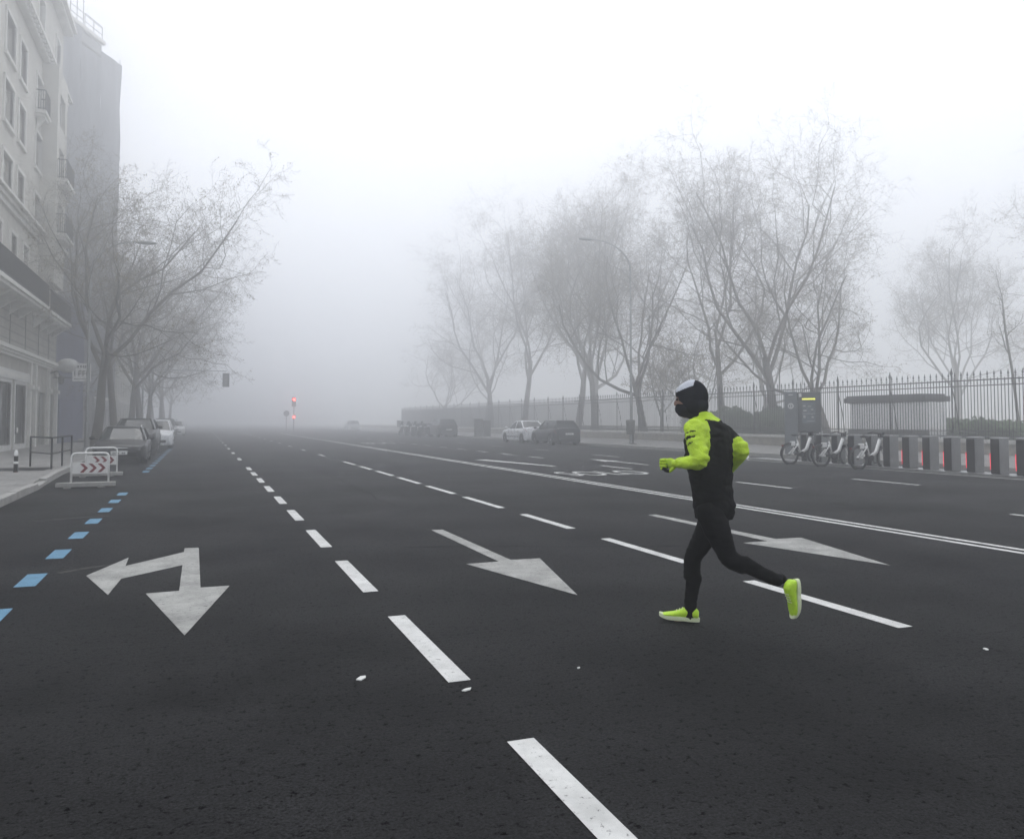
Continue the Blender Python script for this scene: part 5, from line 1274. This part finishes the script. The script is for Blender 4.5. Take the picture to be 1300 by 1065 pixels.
# shoes
def shoe(heel, toe, up_, name='shoe'):
    f_ = (toe - heel); Ls = f_.length; f_.normalize(); u_ = (up_ - f_ * up_.dot(f_)).normalized(); s_ = u_.cross(f_)
    S_e = empty(name, (0, 0, 0)); S_e.parent = RUN
    def P3(x, y, z): return heel + f_ * x * Ls + s_ * y + u_ * z
    u = MB(); secs = [(0.02, .030, .035, .075), (.10, .036, .03, .10), (.22, .038, .03, .112), (.36, .037, .03, .098), (.50, .040, .03, .075), (.65, .046, .03, .058), (.80, .045, .03, .048), (.92, .034, .03, .040), (.985, .016, .03, .034)]
    n = 16; bb = len(u.v)
    for (x, ww, z0, z1) in secs:
        for k_ in range(n):
            t = 2 * PI * k_ / n; u.v.append(tuple(P3(x, ww * math.cos(t), (z0 + z1) / 2 - .006 + (z1 - z0 + .012) / 2 * math.sin(t))))
    for i in range(len(secs) - 1):
        for k_ in range(n): k2 = (k_ + 1) % n; u.f.append((bb + i * n + k_, bb + i * n + k2, bb + (i + 1) * n + k2, bb + (i + 1) * n + k_)); u.m.append(0)
    u.f.append(tuple(bb + k_ for k_ in range(n - 1, -1, -1))); u.m.append(0); u.f.append(tuple(bb + (len(secs) - 1) * n + k_ for k_ in range(n))); u.m.append(0)
    o = fin(rel(u), 'upper', [M_SHOE], S_e, .005, 3)
    so = MB(); ns = 20
    out_ = []
    for k_ in range(28):
        t = 2 * PI * k_ / 28; x = .5 + .51 * math.cos(t); wd = (.047 if math.cos(t) > 0 else .040) * (1 - .12 * math.exp(-((x - .45) / .15) ** 2)); out_.append((x, wd * math.copysign(abs(math.sin(t)) ** .7, math.sin(t))))
    m_ = len(out_)
    def toe_up(x): return .018 * max(0, (x - .72) / .28) ** 2
    vs = [P3(x, y * .94, 0 + toe_up(x)) for x, y in out_] + [P3(x, y, .012 + toe_up(x)) for x, y in out_] + [P3(x, y, .028 + toe_up(x) * .8) for x, y in out_]
    fs = [tuple(range(m_ - 1, -1, -1)), tuple(range(2 * m_, 3 * m_))]
    for L_ in (0, 1):
        for i in range(m_): i2 = (i + 1) % m_; fs.append((L_ * m_ + i, L_ * m_ + i2, (L_ + 1) * m_ + i2, (L_ + 1) * m_ + i))
    so.add(vs, fs); rel(so).build('sole', M_SOLE, S_e)
    la = MB()
    for x in (.36, .43, .50, .57): zt = .098 + (.058 - .098) * (x - .36) / .29; la.tube([P3(x, -.022, zt - .006), P3(x, 0, zt + .003), P3(x, .022, zt - .006)], .003, 5)
    rel(la).build('laces', M_SOLE, S_e)
hr = aR - ZX * (aR.z - .0) - fR0 * .065; hr.z = 0.006
shoe(hr, hr + fR0 * .285 + ZX * .012, ZX)
hl2 = J(648, 806, -.30); tl2 = J(672, 958, -.30)
shoe(J(690, 812, -.30), J(684, 958, -.28), (-AX * .9 - WX * .35))
sk = MB(); limb(sk, [aR + ZX * .03, aR - ZX * .045], [.038, .036]); rel(sk).build('sock', M_BLACK, RUN, smooth=True)
sk = MB(); limb(sk, [aL - AX * .02, aL + AX * .05], [.038, .034]); rel(sk).build('sock', M_BLACK, RUN, smooth=True)
# gloves with five separate fingers, lightly closed
def glove(wr_, dirn, palm_n, side_thumb):
    dirn = dirn.normalized(); palm_n = (palm_n - dirn * palm_n.dot(dirn)).normalized(); acr = palm_n.cross(dirn).normalized() * side_thumb
    g_ = MB()
    def P4(l, a, p_): return wr_ + dirn * l + acr * a + palm_n * p_
    limb(g_, [P4(-.03, 0, 0), P4(.01, 0, 0)], [.034, .028])
    Mx = Matrix((dirn, acr, palm_n)).transposed()
    g_.ell(P4(.045, 0, 0), (.048, .040, .019), Mx, 14, 10)
    for i, (a, ln) in enumerate([(.030, .030), (.010, .034), (-.010, .032), (-.029, .026)]):
        limb(g_, [P4(.078, a, -.002), P4(.078 + ln, a * 1.05, .006), P4(.080 + ln * .95, a * 1.05, .030), P4(.062, a, .036)], [.0095, .0090, .0085, .0080], 10)
    limb(g_, [P4(.02, .030, .006), P4(.048, .050, .016), P4(.072, .046, .028), P4(.085, .034, .034)], [.012, .011, .010, .009], 10)
    return fin(rel(g_), 'glove', [M_LIME, M_JBLK], RUN, .004, 1, lambda c_, n_: 1 if ((c_ + RO - P4(.075, .045, .03)).length < .028) else 0)
glove(wL + (wL - eL).normalized() * .035, (wL - eL).normalized() + ZX * .05, -WX * .2 - ZX * .1 + hd(60).cross(ZX) * -0.6, 1)
glove(wR + (wR - eR).normalized() * .035, (wR - eR), AX * .6 - WX * .4, 1)
# beanie and neck warmer leave only the middle of the face open
b = MB(); b.ell(headc - hh * .014 + ZX * .024, (.111, .090, .122), HM, 24, 16); b.ell(headc - hh * .045 - ZX * .04, (.080, .086, .090), HM, 20, 12)
b.ell(headc - hh * .002 + ZX * .045, (.108, .086, .088), HM, 24, 14); b.ell(headc - hh * .010 - ZX * .02, (.080, .094, .10), HM, 20, 12)
def hcls(c_, n_):
    q_ = c_ + RO - headc; f_ = q_.dot(hh); 
    a_ = math.atan2(q_.z, f_)
    return 1 if (R(30) < a_ < R(104) and abs(q_.dot(hl_)) < .088 and q_.z > .052 + .0 and (n_.z > -.2) and q_.z > .052 + (.105 - f_) * .38) else 0
fin(rel(b), 'beanie', [M_HAT, M_HATW], RUN, .006, 4, hcls)
b = MB(); b.ell(headc + hh * .028 - ZX * .062, (.084, .076, .064), HM, 20, 12); limb(b, [headc - ZX * .06 - hh * .012, neckb + ZX * .0], [.074, .062])
fin(rel(b), 'neck_warmer', [M_HAT], RUN, .007, 5, disp=.005, dscale=14, sd=4)
